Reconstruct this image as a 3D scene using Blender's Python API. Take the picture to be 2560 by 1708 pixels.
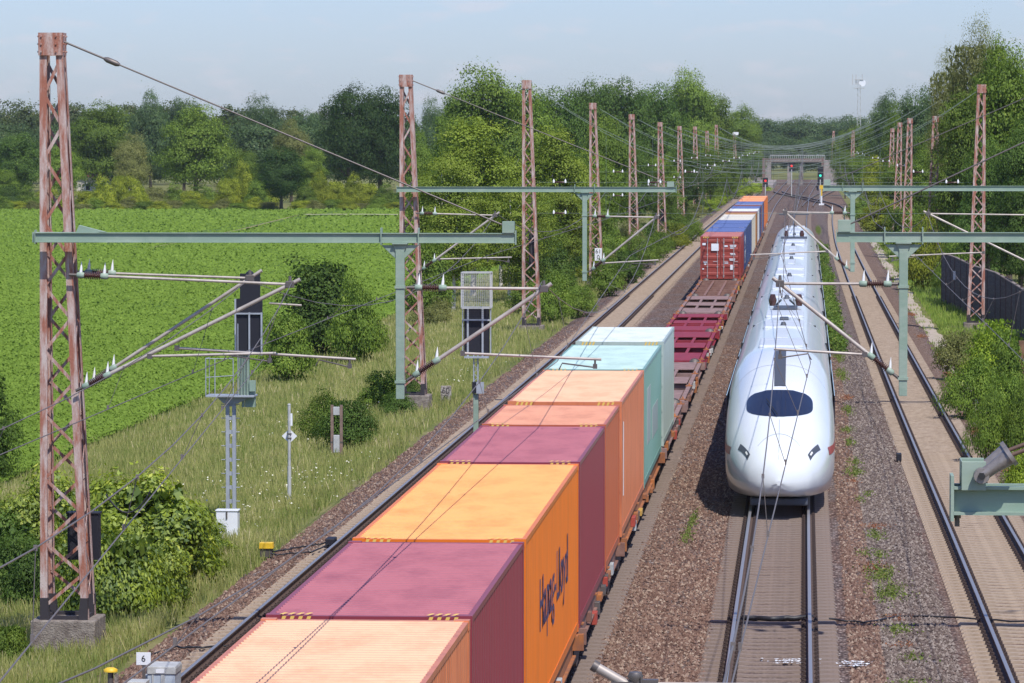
import bpy, math, random
import numpy as np
from mathutils import Vector, Matrix
for o in list(bpy.data.objects): bpy.data.objects.remove(o)
SC = bpy.context.scene
COL = SC.collection
R = math.radians
# ------------------------------------------------------------------ camera
HC = 9.64                                   # eye height above the rail heads
YAW, PITCH = R(4.0), R(2.775)
cam = bpy.data.cameras.new('camera'); cam.sensor_width = 36.0; cam.lens = 36.0*10500/2560
cam.clip_start = 0.5; cam.clip_end = 20000
camo = bpy.data.objects.new('camera', cam); COL.objects.link(camo)
camo.location = (0, 0, HC); camo.rotation_euler = (R(90)-PITCH, 0, YAW)
SC.camera = camo
# ------------------------------------------------------------------ world, sun, exposure
SUN_EL, SUN_AZ = R(56), R(28)               # behind the camera, a little to its right
sd = Vector((math.sin(SUN_AZ)*math.cos(SUN_EL), -math.cos(SUN_AZ)*math.cos(SUN_EL), math.sin(SUN_EL)))
w = bpy.data.worlds.new('World'); SC.world = w; w.use_nodes = True
nt = w.node_tree; nt.nodes.clear()
def N(t, nt_, **kw):
    n = nt_.nodes.new(t)
    for k, v in kw.items(): setattr(n, k, v)
    return n
out = N('ShaderNodeOutputWorld', nt); bg = N('ShaderNodeBackground', nt)
sky = N('ShaderNodeTexSky', nt, sky_type='NISHITA', sun_disc=False)
sky.sun_elevation = SUN_EL; sky.sun_rotation = math.atan2(sd.x, sd.y)
sky.air_density = 1.0; sky.dust_density = 0.6; sky.ozone_density = 2.5; sky.altitude = 60
# thin clouds laid out by sky direction
tc = N('ShaderNodeTexCoord', nt)
mp = N('ShaderNodeMapping', nt); mp.inputs['Scale'].default_value = (40, 40, 130)
nz = N('ShaderNodeTexNoise', nt); nz.inputs['Scale'].default_value = 1.6; nz.inputs['Detail'].default_value = 5
cr = N('ShaderNodeValToRGB', nt); cr.color_ramp.elements[0].position = 0.53; cr.color_ramp.elements[1].position = 0.72
cr.color_ramp.elements[0].color = (0,0,0,1); cr.color_ramp.elements[1].color = (0.30,0.30,0.30,1)
mx = N('ShaderNodeMix', nt, data_type='RGBA')
tint = N('ShaderNodeMix', nt, data_type='RGBA', blend_type='MULTIPLY'); tint.inputs[0].default_value = 1
tint.inputs[7].default_value = (0.94, 1.07, 1.54, 1)
L = nt.links.new
L(tc.outputs['Generated'], mp.inputs[0]); L(mp.outputs[0], nz.inputs[0]); L(nz.outputs[0], cr.inputs[0])
L(sky.outputs[0], tint.inputs[6]); L(tint.outputs[2], mx.inputs[6]); L(cr.outputs[0], mx.inputs[0])
mx.inputs[7].default_value = (7.9, 7.3, 8.1, 1)
L(mx.outputs[2], bg.inputs[0]); bg.inputs[1].default_value = 0.10
L(bg.outputs[0], out.inputs[0])
sl = bpy.data.lights.new('sun', 'SUN'); sl.energy = 4.6; sl.angle = R(0.53); sl.color = (1.0, 0.955, 0.89)
so = bpy.data.objects.new('sun', sl); COL.objects.link(so); so.location = (20, -40, 60)
so.rotation_euler = sd.to_track_quat('Z', 'Y').to_euler()
SC.view_settings.view_transform = 'Standard'; SC.view_settings.look = 'None'
SC.view_settings.exposure = 0.0; SC.view_settings.gamma = 1.0
SC.cycles.max_bounces = 6; SC.cycles.diffuse_bounces = 3; SC.cycles.transmission_bounces = 3; SC.cycles.volume_bounces = 1
SC.cycles.use_denoising = True
# ------------------------------------------------------------------ measuring: a point seen at (x, y) of the 2350-wide photo, at distance Y
_F = Vector((-math.sin(YAW)*math.cos(PITCH), math.cos(YAW)*math.cos(PITCH), -math.sin(PITCH)))
_R = Vector((math.cos(YAW), math.sin(YAW), 0)); _U = _R.cross(_F)
def at(x, y, Y):
    k = 2560/2350
    r = _F + _R*((x*k-1280)/10500) + _U*((854-y*k)/10500)
    r = r*(Y/r.y)
    return Vector((r.x, Y, HC+r.z))
def atx(x, Y): return at(x, 317, Y).x
def atz(x, y, Y): return at(x, y, Y).z
# ------------------------------------------------------------------ materials
MATS = {}
def mat(name, col, rough=0.6, metal=0.0, var=0.0, vscale=3.0, col2=None, bump=0.0, bscale=20.0, detail=4, mscale=(1,1,1), spec=0.5, thr=(0.35,0.65), coat=0):
    if name in MATS: return MATS[name]
    m = bpy.data.materials.new(name); m.use_nodes = True; t = m.node_tree
    b = t.nodes['Principled BSDF']; b.inputs['Roughness'].default_value = rough; b.inputs['Metallic'].default_value = metal
    b.inputs['Specular IOR Level'].default_value = spec; b.inputs['Coat Weight'].default_value = coat
    c = tuple(col)+(1,) if len(col) == 3 else col
    b.inputs['Base Color'].default_value = c
    tcn = N('ShaderNodeTexCoord', t); mpn = N('ShaderNodeMapping', t); mpn.inputs['Scale'].default_value = mscale
    t.links.new(tcn.outputs['Object'], mpn.inputs[0])
    if col2 is not None or var:
        n = N('ShaderNodeTexNoise', t); n.inputs['Scale'].default_value = vscale; n.inputs['Detail'].default_value = detail
        n.inputs['Roughness'].default_value = 0.65
        t.links.new(mpn.outputs[0], n.inputs[0])
        rp = N('ShaderNodeValToRGB', t); rp.color_ramp.elements[0].position = thr[0]; rp.color_ramp.elements[1].position = thr[1]
        if col2 is None:
            rp.color_ramp.elements[0].color = tuple(x*(1-var) for x in c[:3])+(1,); rp.color_ramp.elements[1].color = tuple(min(1, x*(1+var)) for x in c[:3])+(1,)
        else:
            rp.color_ramp.elements[0].color = c; rp.color_ramp.elements[1].color = tuple(col2)+(1,)
        t.links.new(n.outputs[0], rp.inputs[0]); t.links.new(rp.outputs[0], b.inputs['Base Color'])
    if bump:
        n2 = N('ShaderNodeTexNoise', t); n2.inputs['Scale'].default_value = bscale; n2.inputs['Detail'].default_value = 3
        t.links.new(mpn.outputs[0], n2.inputs[0])
        bm_ = N('ShaderNodeBump', t); bm_.inputs['Strength'].default_value = bump; bm_.inputs['Distance'].default_value = 0.05
        t.links.new(n2.outputs[0], bm_.inputs['Height']); t.links.new(bm_.outputs[0], b.inputs['Normal'])
    MATS[name] = m; return m
def leafmat(name, c1, c2, c3=None, trans=0.35, gloss=0.12):
    """foliage: each leaf has its own tone (face attribute v); clumps differ by a broad noise"""
    if name in MATS: return MATS[name]
    m = bpy.data.materials.new(name); m.use_nodes = True; t = m.node_tree; t.nodes.clear()
    o = N('ShaderNodeOutputMaterial', t); at_ = N('ShaderNodeAttribute', t); at_.attribute_name = 'v'
    rp = N('ShaderNodeValToRGB', t); e = rp.color_ramp.elements
    e[0].position = 0.0; e[0].color = tuple(c1)+(1,); e[1].position = 0.85; e[1].color = tuple(c2)+(1,)
    if c3: k = e.new(1.0); k.color = tuple(c3)+(1,)
    oi = N('ShaderNodeObjectInfo', t)
    hs = N('ShaderNodeHueSaturation', t)
    ma = N('ShaderNodeMapRange', t); ma.inputs[3].default_value = 0.8; ma.inputs[4].default_value = 1.25
    t.links.new(oi.outputs['Random'], ma.inputs[0]); t.links.new(ma.outputs[0], hs.inputs['Value'])
    t.links.new(at_.outputs['Fac'], rp.inputs[0]); t.links.new(rp.outputs[0], hs.inputs['Color'])
    d = N('ShaderNodeBsdfDiffuse', t); tr = N('ShaderNodeBsdfTranslucent', t); g = N('ShaderNodeBsdfGlossy', t); g.inputs['Roughness'].default_value = 0.6
    g.inputs['Color'].default_value = (0.35,0.4,0.3,1)
    m1 = N('ShaderNodeMixShader', t); m1.inputs[0].default_value = trans
    m2 = N('ShaderNodeMixShader', t); m2.inputs[0].default_value = gloss*.35
    yl = N('ShaderNodeMix', t, data_type='RGBA', blend_type='MULTIPLY'); yl.inputs[0].default_value = 1; yl.inputs[7].default_value = (1.25,1.2,0.55,1)
    t.links.new(hs.outputs[0], d.inputs[0]); t.links.new(hs.outputs[0], yl.inputs[6]); t.links.new(yl.outputs[2], tr.inputs[0])
    t.links.new(d.outputs[0], m1.inputs[1]); t.links.new(tr.outputs[0], m1.inputs[2])
    t.links.new(m1.outputs[0], m2.inputs[1]); t.links.new(g.outputs[0], m2.inputs[2]); t.links.new(m2.outputs[0], o.inputs[0])
    MATS[name] = m; return m
# ------------------------------------------------------------------ mesh builder
class MB:
    def __init__(s): s.v = []; s.f = []; s.m = []; s.sm = []
    def add(s, vs, fs, m=0, smooth=False):
        b = len(s.v); s.v += [tuple(v) for v in vs]; s.f += [tuple(i+b for i in f) for f in fs]
        s.m += [m]*len(fs); s.sm += [smooth]*len(fs); return s
    def box(s, x0, x1, y0, y1, z0, z1, m=0):
        return s.add([(x0,y0,z0),(x1,y0,z0),(x1,y1,z0),(x0,y1,z0),(x0,y0,z1),(x1,y0,z1),(x1,y1,z1),(x0,y1,z1)],
                     [(0,3,2,1),(4,5,6,7),(0,1,5,4),(1,2,6,5),(2,3,7,6),(3,0,4,7)], m)
    def cbox(s, c, size, m=0):
        return s.box(c[0]-size[0]/2, c[0]+size[0]/2, c[1]-size[1]/2, c[1]+size[1]/2, c[2]-size[2]/2, c[2]+size[2]/2, m)
    def bar(s, a, b, wx, wy, m=0, up=(0,1,0)):
        """a rectangular bar from a to b: wx across, wy along 'up'"""
        a = Vector(a); b = Vector(b); d = (b-a).normalized(); u = Vector(up); u = (u-d*u.dot(d))
        if u.length < 1e-4: u = Vector((1,0,0)); u = u-d*u.dot(d)
        u.normalize(); n = d.cross(u)
        vs = [p+n*(i*wx/2)+u*(j*wy/2) for p in (a, b) for i, j in ((-1,-1),(1,-1),(1,1),(-1,1))]
        return s.add(vs, [(0,3,2,1),(4,5,6,7),(0,1,5,4),(1,2,6,5),(2,3,7,6),(3,0,4,7)], m)
    def tube(s, pts, r, n=8, m=0, r2=None, cap=True):
        pts = [Vector(p) for p in pts]; k = len(pts); vs = []; fs = []
        for i, p in enumerate(pts):
            d = (pts[min(i+1,k-1)]-pts[max(i-1,0)]).normalized()
            u = d.cross(Vector((0,0,1)) if abs(d.z) < 0.95 else Vector((1,0,0))).normalized(); v = d.cross(u)
            rr = r[i] if isinstance(r, (list, tuple)) else (r if r2 is None else r+(r2-r)*i/(k-1))
            for j in range(n):
                a = 2*math.pi*j/n; vs.append(p+u*(rr*math.cos(a))+v*(rr*math.sin(a)))
        for i in range(k-1):
            for j in range(n):
                a = i*n+j; b = i*n+(j+1)%n; fs.append((a, b, b+n, a+n))
        s.add(vs, fs, m, True)
        if cap: s.add(vs[:n], [tuple(range(n-1,-1,-1))], m); s.add(vs[-n:], [tuple(range(n))], m)
        return s
    def lathe(s, p0, p1, prof, n=10, m=0):
        """prof: list of (t, radius) along p0..p1"""
        p0 = Vector(p0); p1 = Vector(p1)
        return s.tube([p0+(p1-p0)*t for t, r in prof], [r for t, r in prof], n, m)
    def prism(s, poly, axis, a0, a1, m=0):
        """extrude a 2-D outline (in the two other axes) from a0 to a1"""
        n = len(poly); vs = []
        for a in (a0, a1):
            for p, q in poly:
                vs.append((a,p,q) if axis == 'x' else (p,a,q) if axis == 'y' else (p,q,a))
        fs = [tuple(range(n-1,-1,-1)), tuple(range(n, 2*n))]+[(i,(i+1)%n,(i+1)%n+n,i+n) for i in range(n)]
        return s.add(vs, fs, m)
    def mesh(s, name, mats):
        me = bpy.data.meshes.new(name); me.from_pydata(s.v, [], s.f)
        for mm in (mats if isinstance(mats, (list, tuple)) else [mats]): me.materials.append(mm)
        me.polygons.foreach_set('material_index', s.m); me.polygons.foreach_set('use_smooth', s.sm)
        me.update()
        import bmesh
        bm = bmesh.new(); bm.from_mesh(me); bmesh.ops.recalc_face_normals(bm, faces=bm.faces); bm.to_mesh(me); bm.free()
        return me
    def build(s, name, mats, parent=None, bevel=0):
        me = s.mesh(name, mats); o = bpy.data.objects.new(name, me); COL.objects.link(o); o.parent = parent
        if bevel:
            b = o.modifiers.new('b', 'BEVEL'); b.width = bevel; b.segments = 2; b.limit_method = 'ANGLE'
        return o
def npmesh(name, verts, faces, mat_, vattr=None, nper=4, smooth=False):
    me = bpy.data.meshes.new(name); nv = len(verts); nf = len(faces)
    me.vertices.add(nv); me.vertices.foreach_set('co', np.asarray(verts, dtype=np.float32).ravel())
    me.loops.add(nf*nper); me.loops.foreach_set('vertex_index', np.asarray(faces, dtype=np.int32).ravel())
    me.polygons.add(nf); me.polygons.foreach_set('loop_start', np.arange(0, nf*nper, nper, dtype=np.int32))
    try: me.polygons.foreach_set('loop_total', np.full(nf, nper, dtype=np.int32))
    except Exception: pass
    if vattr is not None:
        a = me.attributes.new('v', 'FLOAT', 'FACE'); a.data.foreach_set('value', np.asarray(vattr, dtype=np.float32))
    if smooth: me.polygons.foreach_set('use_smooth', np.ones(nf, dtype=bool))
    me.materials.append(mat_); me.update(calc_edges=True); return me
def link(name, me, parent=None):
    o = bpy.data.objects.new(name, me); COL.objects.link(o); o.parent = parent; return o
def tag(o, label=None, cat=None, group=None, kind=None):
    if label: o['label'] = label
    if cat: o['category'] = cat
    if group: o['group'] = group
    if kind: o['kind'] = kind
    return o
def empty(name, loc=(0,0,0), rz=0):
    o = bpy.data.objects.new(name, None); COL.objects.link(o); o.location = loc; o.rotation_euler = (0,0,rz); o.empty_display_size = .2; return o
KIDS = {}
def copy_tree(o, parent=None):
    c = o.copy(); COL.objects.link(c); c.parent = parent
    for ch in [k for k in o.children]: copy_tree(ch, c)
    return c
def text(name, s, size, mat_, parent, loc, rot, ext=0.002, align='CENTER', sx=1):
    cu = bpy.data.curves.new(name, 'FONT'); cu.body = s; cu.size = size; cu.extrude = ext; cu.align_x = align; cu.align_y = 'CENTER'
    cu.materials.append(mat_); tmp = bpy.data.objects.new(name, cu); COL.objects.link(tmp); dg = bpy.context.evaluated_depsgraph_get(); dg.update()
    me = bpy.data.meshes.new_from_object(tmp.evaluated_get(dg)); bpy.data.objects.remove(tmp); me.name = name; o = bpy.data.objects.new(name, me); COL.objects.link(o); o.parent = parent
    o.location = loc; o.rotation_euler = rot; o.scale = (sx,1,1); return o
def leaf_quads(rng, P, Nn, size, aspect=1.0, jitter=0.6):
    """quads at points P facing roughly Nn"""
    n = len(P); nn = Nn+rng.normal(0, jitter, (n,3)); nn /= np.linalg.norm(nn, axis=1)[:,None]+1e-9
    a = rng.normal(0,1,(n,3)); u = np.cross(nn, a); u /= np.linalg.norm(u,axis=1)[:,None]+1e-9; v = np.cross(nn, u)
    sz = (size if np.ndim(size) else np.full(n, size))*rng.uniform(.65,1.35,n); sz = sz[:,None]
    vs = np.stack([P-u*sz*.5*aspect, P-v*sz*.5+nn*sz*.08, P+u*sz*.5*aspect, P+v*sz*.5+nn*sz*.08], axis=1).reshape(-1,3)
    return vs, np.arange(4*n).reshape(n,4)
# ------------------------------------------------------------------ common materials
M = {}
M['rust'] = mat('faded_red_paint', (0.35,0.135,0.088), 0.8, 0, vscale=2.6, col2=(0.55,0.45,0.41), bump=.4, bscale=40, thr=(.42,.62), mscale=(3,3,.55), detail=8)
M['rustd'] = mat('black_tar', (0.035,0.03,0.035), 0.7)
M['conc'] = mat('weathered_concrete', (0.30,0.26,0.22), 0.9, vscale=6, col2=(0.16,0.13,0.11), bump=.6, bscale=30)
M['green'] = mat('pale_green_paint', (0.245,0.335,0.262), 0.55, vscale=3.5, col2=(0.35,0.42,0.345), thr=(.45,.75), bump=.05, detail=9, mscale=(.5,1,1))
M['tube'] = mat('galvanised_tube', (0.56,0.50,0.44), 0.5, 0.25, vscale=3, col2=(0.40,0.35,0.31))
M['dtube'] = mat('dark_steel', (0.16,0.14,0.13), 0.5, 0.5)
M['wire'] = mat('dull_wire', (0.19,0.165,0.155), 0.6, 0.3)
M['cwire'] = mat('green_copper_wire', (0.22,0.27,0.23), 0.6, 0.2)
M['ins'] = mat('brown_porcelain', (0.07,0.03,0.025), 0.25)
M['spike'] = mat('white_plastic', (0.8,0.8,0.78), 0.4)
M['railside'] = mat('rail_rust', (0.075,0.045,0.035), 0.8, vscale=8, col2=(0.11,0.07,0.05))
M['railtop'] = mat('rail_steel', (0.42,0.41,0.41), 0.45, 0.7)
M['black'] = mat('black_sheet', (0.012,0.012,0.02), 0.6)
M['grey'] = mat('grey_paint', (0.34,0.37,0.41), 0.5, vscale=4, var=.12)
M['lgrey'] = mat('light_grey_paint', (0.45,0.46,0.45), 0.6, vscale=5, var=.15)
M['white'] = mat('white_paint', (0.80,0.82,0.85), 0.4, vscale=1.5, var=.05)
M['yellow'] = mat('yellow_paint', (0.78,0.50,0.03), 0.5, vscale=4, var=.12)
M['ink'] = mat('sign_ink', (0.02,0.02,0.02), 0.6)
M['red'] = mat('red_paint', (0.6,0.04,0.03), 0.5)
M['cable'] = mat('black_cable', (0.018,0.018,0.022), 0.5)
M['bark'] = mat('bark', (0.10,0.075,0.055), 0.9, vscale=8, var=.3, bump=.5)
M['birchbark'] = mat('birch_bark', (0.62,0.58,0.52), 0.8, vscale=4, col2=(0.12,0.10,0.09), thr=(.5,.75), mscale=(1,1,3))
# ================================================================== SETTING: ground, ballast, path, field
def hgt(X, Y):
    """terrain height left and right of the line"""
    X = np.asarray(X, float); Y = np.asarray(Y, float)
    z = np.interp(X, [-3000,-600,-120,-60,-30,-24,-19,-15,-12.6,-12,5.9,6.2,7.2,9,14,40,600,3000], [-2,-1.5,-1.1,-.95,-.95,-.95,-.75,-.45,-.34,-.34,-.34,-.30,-.28,-.2,.1,.4,0,-1])
    return z
xs = np.unique(np.concatenate([np.linspace(-900,-200,24), np.linspace(-200,-30,60), np.linspace(-30,-12.6,60), np.linspace(-12.6,5.9,8), np.linspace(5.9,16,30), np.linspace(16,200,30), np.linspace(200,900,24)]))
ys = np.unique(np.concatenate([np.linspace(-120,40,12), np.linspace(40,320,260), np.linspace(320,900,150), np.linspace(900,2300,40)]))
XX, YY = np.meshgrid(xs, ys); rng = np.random.default_rng(3)
def smooth_noise(X, Y, s, seed):
    r = np.random.default_rng(seed); z = np.zeros_like(X)
    for k in range(6):
        a = r.uniform(0, 2*np.pi); f = r.uniform(.5, 2)/s; z += np.sin((X*np.cos(a)+Y*np.sin(a))*f*2*np.pi+r.uniform(0,7))
    return z/6
rough = np.where((XX < -13) & (XX > -24), .12, np.where((XX > 7.3) & (XX < 20), .08, 0))
ZZ = hgt(XX, YY)+smooth_noise(XX, YY, 4, 1)*rough-0.004
nx, ny = len(xs), len(ys)
idx = np.arange(nx*ny).reshape(ny, nx)
F = np.stack([idx[:-1,:-1], idx[:-1,1:], idx[1:,1:], idx[1:,:-1]], -1).reshape(-1,4)
gm = bpy.data.materials.new('grassy_ground'); gm.use_nodes = True; t = gm.node_tree; b = t.nodes['Principled BSDF']; b.inputs['Roughness'].default_value = .95
b.inputs['Specular IOR Level'].default_value = .1
tcn = N('ShaderNodeTexCoord', t)
def noise(t, src, scale, detail=5, rough_=.6, ms=None):
    n = N('ShaderNodeTexNoise', t); n.inputs['Scale'].default_value = scale; n.inputs['Detail'].default_value = detail; n.inputs['Roughness'].default_value = rough_
    if ms: 
        mm = N('ShaderNodeMapping', t); mm.inputs['Scale'].default_value = ms; t.links.new(src, mm.inputs[0]); src = mm.outputs[0]
    t.links.new(src, n.inputs[0]); return n.outputs[0]
def ramp(t, src, stops):
    r = N('ShaderNodeValToRGB', t); e = r.color_ramp.elements
    e[0].position, e[0].color = stops[0][0], tuple(stops[0][1])+(1,); e[1].position, e[1].color = stops[-1][0], tuple(stops[-1][1])+(1,)
    for p, c in stops[1:-1]: k = e.new(p); k.color = tuple(c)+(1,)
    t.links.new(src, r.inputs[0]); return r.outputs[0]
def mixc(t, f, a, b_, mode='MIX'):
    m = N('ShaderNodeMix', t, data_type='RGBA', blend_type=mode)
    for i, s in ((0, f), (6, a), (7, b_)):
        if isinstance(s, (int, float)): m.inputs[i].default_value = s
        elif isinstance(s, tuple): m.inputs[i].default_value = s+(1,)
        else: t.links.new(s, m.inputs[i])
    return m.outputs[2]
P_ = tcn.outputs['Object']
c1 = ramp(t, noise(t, P_, .35), [(.3,(0.10,0.135,0.035)), (.55,(0.19,0.19,0.07)), (.75,(0.28,0.24,0.12))])
t.links.new(c1, b.inputs['Base Color'])
bp = N('ShaderNodeBump', t); bp.inputs['Strength'].default_value = .6; bp.inputs['Distance'].default_value = .15
t.links.new(noise(t, P_, 6), bp.inputs['Height']); t.links.new(bp.outputs[0], b.inputs['Normal'])
ground = link('ground', npmesh('ground', np.stack([XX, YY, ZZ], -1).reshape(-1,3), F, gm, smooth=True)); tag(ground, kind='structure')

# ballast bed : one sheet with a shoulder on each side
bx = np.array([-13.6,-13.15,-12.75,-12.3,-11.9,-11.6,-9,-7.8,-6.6,-4,-2.9,-2,-1.8,.8,1.2,1.7,2.3,3.0,5.4,5.8,6.15,6.4])
bz = np.array([-.52,-.42,-.36,-.24,-.225,-.232,-.232,-.235,-.232,-.232,-.24,-.225,-.232,-.232,-.235,-.26,-.23,-.232,-.232,-.245,-.32,-.4])
by = np.unique(np.concatenate([np.linspace(-100,50,20), np.linspace(50,200,300), np.linspace(200,1000,320)]))
xf = np.unique(np.concatenate([bx, np.linspace(-13,6.3,120)]))
BX, BY = np.meshgrid(xf, by); BZ = np.interp(BX, bx, bz)+smooth_noise(BX, BY, 1.1, 5)*.016+smooth_noise(BX, BY, .5, 6)*.01
edge = np.where(BX < -12.2, smooth_noise(BX*0, BY, 3, 8)*.16, 0)
idx = np.arange(BX.size).reshape(BX.shape)
F = np.stack([idx[:-1,:-1], idx[:-1,1:], idx[1:,1:], idx[1:,:-1]], -1).reshape(-1,4)
bmat = bpy.data.materials.new('ballast'); bmat.use_nodes = True; t = bmat.node_tree; b = t.nodes['Principled BSDF']; b.inputs['Roughness'].default_value = .95
b.inputs['Specular IOR Level'].default_value = .2
tcn = N('ShaderNodeTexCoord', t); P_ = tcn.outputs['Object']
sep = N('ShaderNodeSeparateXYZ', t); t.links.new(P_, sep.inputs[0])
vo = N('ShaderNodeTexVoronoi', t); vo.inputs['Scale'].default_value = 15; vo.inputs['Randomness'].default_value = 1
vmap = N('ShaderNodeMapping', t); vmap.inputs['Scale'].default_value = (1,.55,1); t.links.new(P_, vmap.inputs[0]); t.links.new(vmap.outputs[0], vo.inputs[0])
sepc = N('ShaderNodeSeparateColor', t); t.links.new(vo.outputs['Color'], sepc.inputs[0])
stone_r = ramp(t, sepc.outputs[0], [(0,(0.105,0.058,0.045)), (.35,(0.195,0.118,0.092)), (.7,(0.27,0.172,0.135)), (1,(0.44,0.34,0.275))])
stone_g = ramp(t, sepc.outputs[0], [(0,(0.12,0.09,0.08)), (.4,(0.205,0.155,0.138)), (.75,(0.275,0.215,0.195)), (1,(0.45,0.39,0.35))])
stone_t = ramp(t, sepc.outputs[0], [(0,(0.33,0.235,0.165)), (.4,(0.50,0.375,0.27)), (.75,(0.60,0.465,0.345)), (1,(0.70,0.58,0.45))])
# wide zones: rust-brown by the running tracks, grey between; brake-dusty and sandy strips, some darkened with painted shade, have their own edges
def zone(x0, x1, soft=.5, wob=.35):
    wn = noise(t, P_, .5, 4, .7, (1,.25,1)); ad = N('ShaderNodeMath', t, operation='MULTIPLY_ADD'); ad.inputs[1].default_value = wob*2; t.links.new(wn, ad.inputs[0])
    su = N('ShaderNodeMath', t, operation='SUBTRACT'); su.inputs[1].default_value = wob; 
    t.links.new(sep.outputs['X'], ad.inputs[2]); t.links.new(ad.outputs[0], su.inputs[0])
    a = N('ShaderNodeMapRange', t, interpolation_type='SMOOTHSTEP'); a.inputs[1].default_value = x0-soft; a.inputs[2].default_value = x0+soft; t.links.new(su.outputs[0], a.inputs[0])
    c = N('ShaderNodeMapRange', t, interpolation_type='SMOOTHSTEP'); c.inputs[1].default_value = x1-soft; c.inputs[2].default_value = x1+soft; c.inputs[3].default_value = 1; c.inputs[4].default_value = 0
    t.links.new(su.outputs[0], c.inputs[0]); mu = N('ShaderNodeMath', t, operation='MULTIPLY'); t.links.new(a.outputs[0], mu.inputs[0]); t.links.new(c.outputs[0], mu.inputs[1]); return mu.outputs[0]
col = mixc(t, ramp(t, noise(t, P_, .9, 4, .6, (1,.3,1)), [(.42,(0,0,0)), (.62,(1,1,1))]), stone_r, stone_g)
col = mixc(t, zone(1.3, 2.5, .35), col, stone_g)
col = mixc(t, zone(3.05, 5.75, .12, .12), col, mixc(t, .8, stone_t, stone_r))  # sandy stones pulled darker to paint in shade between sleepers
col = mixc(t, zone(-11.75, -8.8, .12, .12), col, stone_t)
dk = mixc(t, 1.0, stone_g, (0.80,0.76,0.68), 'MULTIPLY')
gapd = ramp(t, vo.outputs['Distance'], [(.30,(1,1,1)), (.62,(.22,.2,.2))])  # shadow between the stones painted as dark cell edges
col = mixc(t, .8, col, gapd, 'MULTIPLY')
# dusty tones between the rails; the darkest also paint shade between sleepers
def dust_and_shade(z_, c_, k):
    global col
    ml = N('ShaderNodeMath', t, operation='MULTIPLY'); t.links.new(z_, ml.inputs[0]); ml.inputs[1].default_value = k
    cn = mixc(t, noise(t, P_, 7, 5, .7), tuple(x*.72 for x in c_), tuple(x*1.25 for x in c_)); col = mixc(t, ml.outputs[0], col, cn)
dust_and_shade(zone(-1.75, .45, .2, .1), (0.10,0.072,0.06), .55)
dust_and_shade(zone(-6.8, -3.9, .2, .1), (0.17,0.12,0.10), .4)
dust_and_shade(zone(3.0, 5.6, .2, .12), (0.17,0.11,0.08), .5)  # brown deepened to stand for shade between the sleepers
dust_and_shade(zone(-11.7, -9.0, .2, .12), (0.32,0.23,0.165), .4)
t.links.new(col, b.inputs['Base Color'])
inv = N('ShaderNodeMath', t, operation='SUBTRACT'); inv.inputs[0].default_value = 1; t.links.new(vo.outputs['Distance'], inv.inputs[1])
ad = N('ShaderNodeMath', t, operation='ADD'); t.links.new(inv.outputs[0], ad.inputs[0]); t.links.new(sepc.outputs[1], ad.inputs[1])
bp = N('ShaderNodeBump', t); bp.inputs['Strength'].default_value = 1; bp.inputs['Distance'].default_value = .035
t.links.new(ad.outputs[0], bp.inputs['Height']); t.links.new(bp.outputs[0], b.inputs['Normal'])
bed = link('ballast_bed', npmesh('ballast_bed', np.stack([BX+edge, BY, BZ], -1).reshape(-1,3), F, bmat, smooth=True)); tag(bed, kind='structure')

# loose stones lying on the ballast close to the bridge: uncountable
def stones(x0, x1, y0, y1, n, seed, mat_, name):
    r = np.random.default_rng(seed); X = r.uniform(x0, x1, n); u = r.uniform(0,1,n)
    Y = 1/(1/y0+(1/y1-1/y0)*u)
    Z = np.interp(X, bx, bz)+.012
    s = r.uniform(.022,.045,n)
    base = np.array([(1,0,0),(0,1,0),(-1,0,0),(0,-1,0),(0,0,1),(0,0,-.5)])
    V = base[None]*s[:,None,None]*r.uniform(.6,1.4,(n,1,3))+r.normal(0,.006,(n,6,3)); a = r.uniform(0,6.28,n); c, sn = np.cos(a)[:,None], np.sin(a)[:,None]
    V2 = V.copy(); V2[...,0] = V[...,0]*c-V[...,1]*sn; V2[...,1] = V[...,0]*sn+V[...,1]*c
    V2 += np.stack([X,Y,Z],-1)[:,None]
    f = np.array([(0,1,4),(1,2,4),(2,3,4),(3,0,4)]); FF = (f[None]+(np.arange(n)*6)[:,None,None]).reshape(-1,3)
    vv = np.repeat(r.uniform(0,1,n), 4)
    return link(name, npmesh(name, V2.reshape(-1,3), FF, mat_, vv, 3))
def attrmat(name, stops, rough=.9):
    m = bpy.data.materials.new(name); m.use_nodes = True; t = m.node_tree; b = t.nodes['Principled BSDF']; b.inputs['Roughness'].default_value = rough; b.inputs['Specular IOR Level'].default_value = .2
    a = N('ShaderNodeAttribute', t); a.attribute_name = 'v'; t.links.new(ramp(t, a.outputs['Fac'], stops), b.inputs['Base Color']); MATS[name] = m; return m
stm = attrmat('loose_stone', [(0,(0.084,0.046,0.034)), (.4,(0.165,0.098,0.073)), (.8,(0.230,0.149,0.111)), (1,(0.367,0.284,0.216))])
stg = attrmat('loose_grey_stone', [(0,(0.084,0.061,0.050)), (.5,(0.163,0.125,0.107)), (1,(0.303,0.256,0.219))])
stt = attrmat('loose_tan_stone', [(0,(0.30,0.21,0.145)), (.5,(0.46,0.34,0.245)), (1,(0.62,0.50,0.38))])
tag(stones(-3.95,-1.85,66,200,26000,1,stm,'loose_stones'), 'brown loose ballast stones between the freight train and the white train', 'stones', kind='stuff')
tag(stones(.85,1.5,66,200,9000,2,stm,'loose_stones'), 'brown loose ballast stones beside the right rail of the empty middle track', 'stones', kind='stuff')
tag(stones(1.5,2.9,66,200,17000,3,stg,'loose_stones'), 'grey loose ballast stones along the weedy strip between tracks', 'stones', kind='stuff')
tag(stones(-12.7,-11.6,55,220,15000,4,stm,'loose_stones'), 'brown ballast stones on the shoulder beside the meadow', 'stones', kind='stuff')

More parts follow.
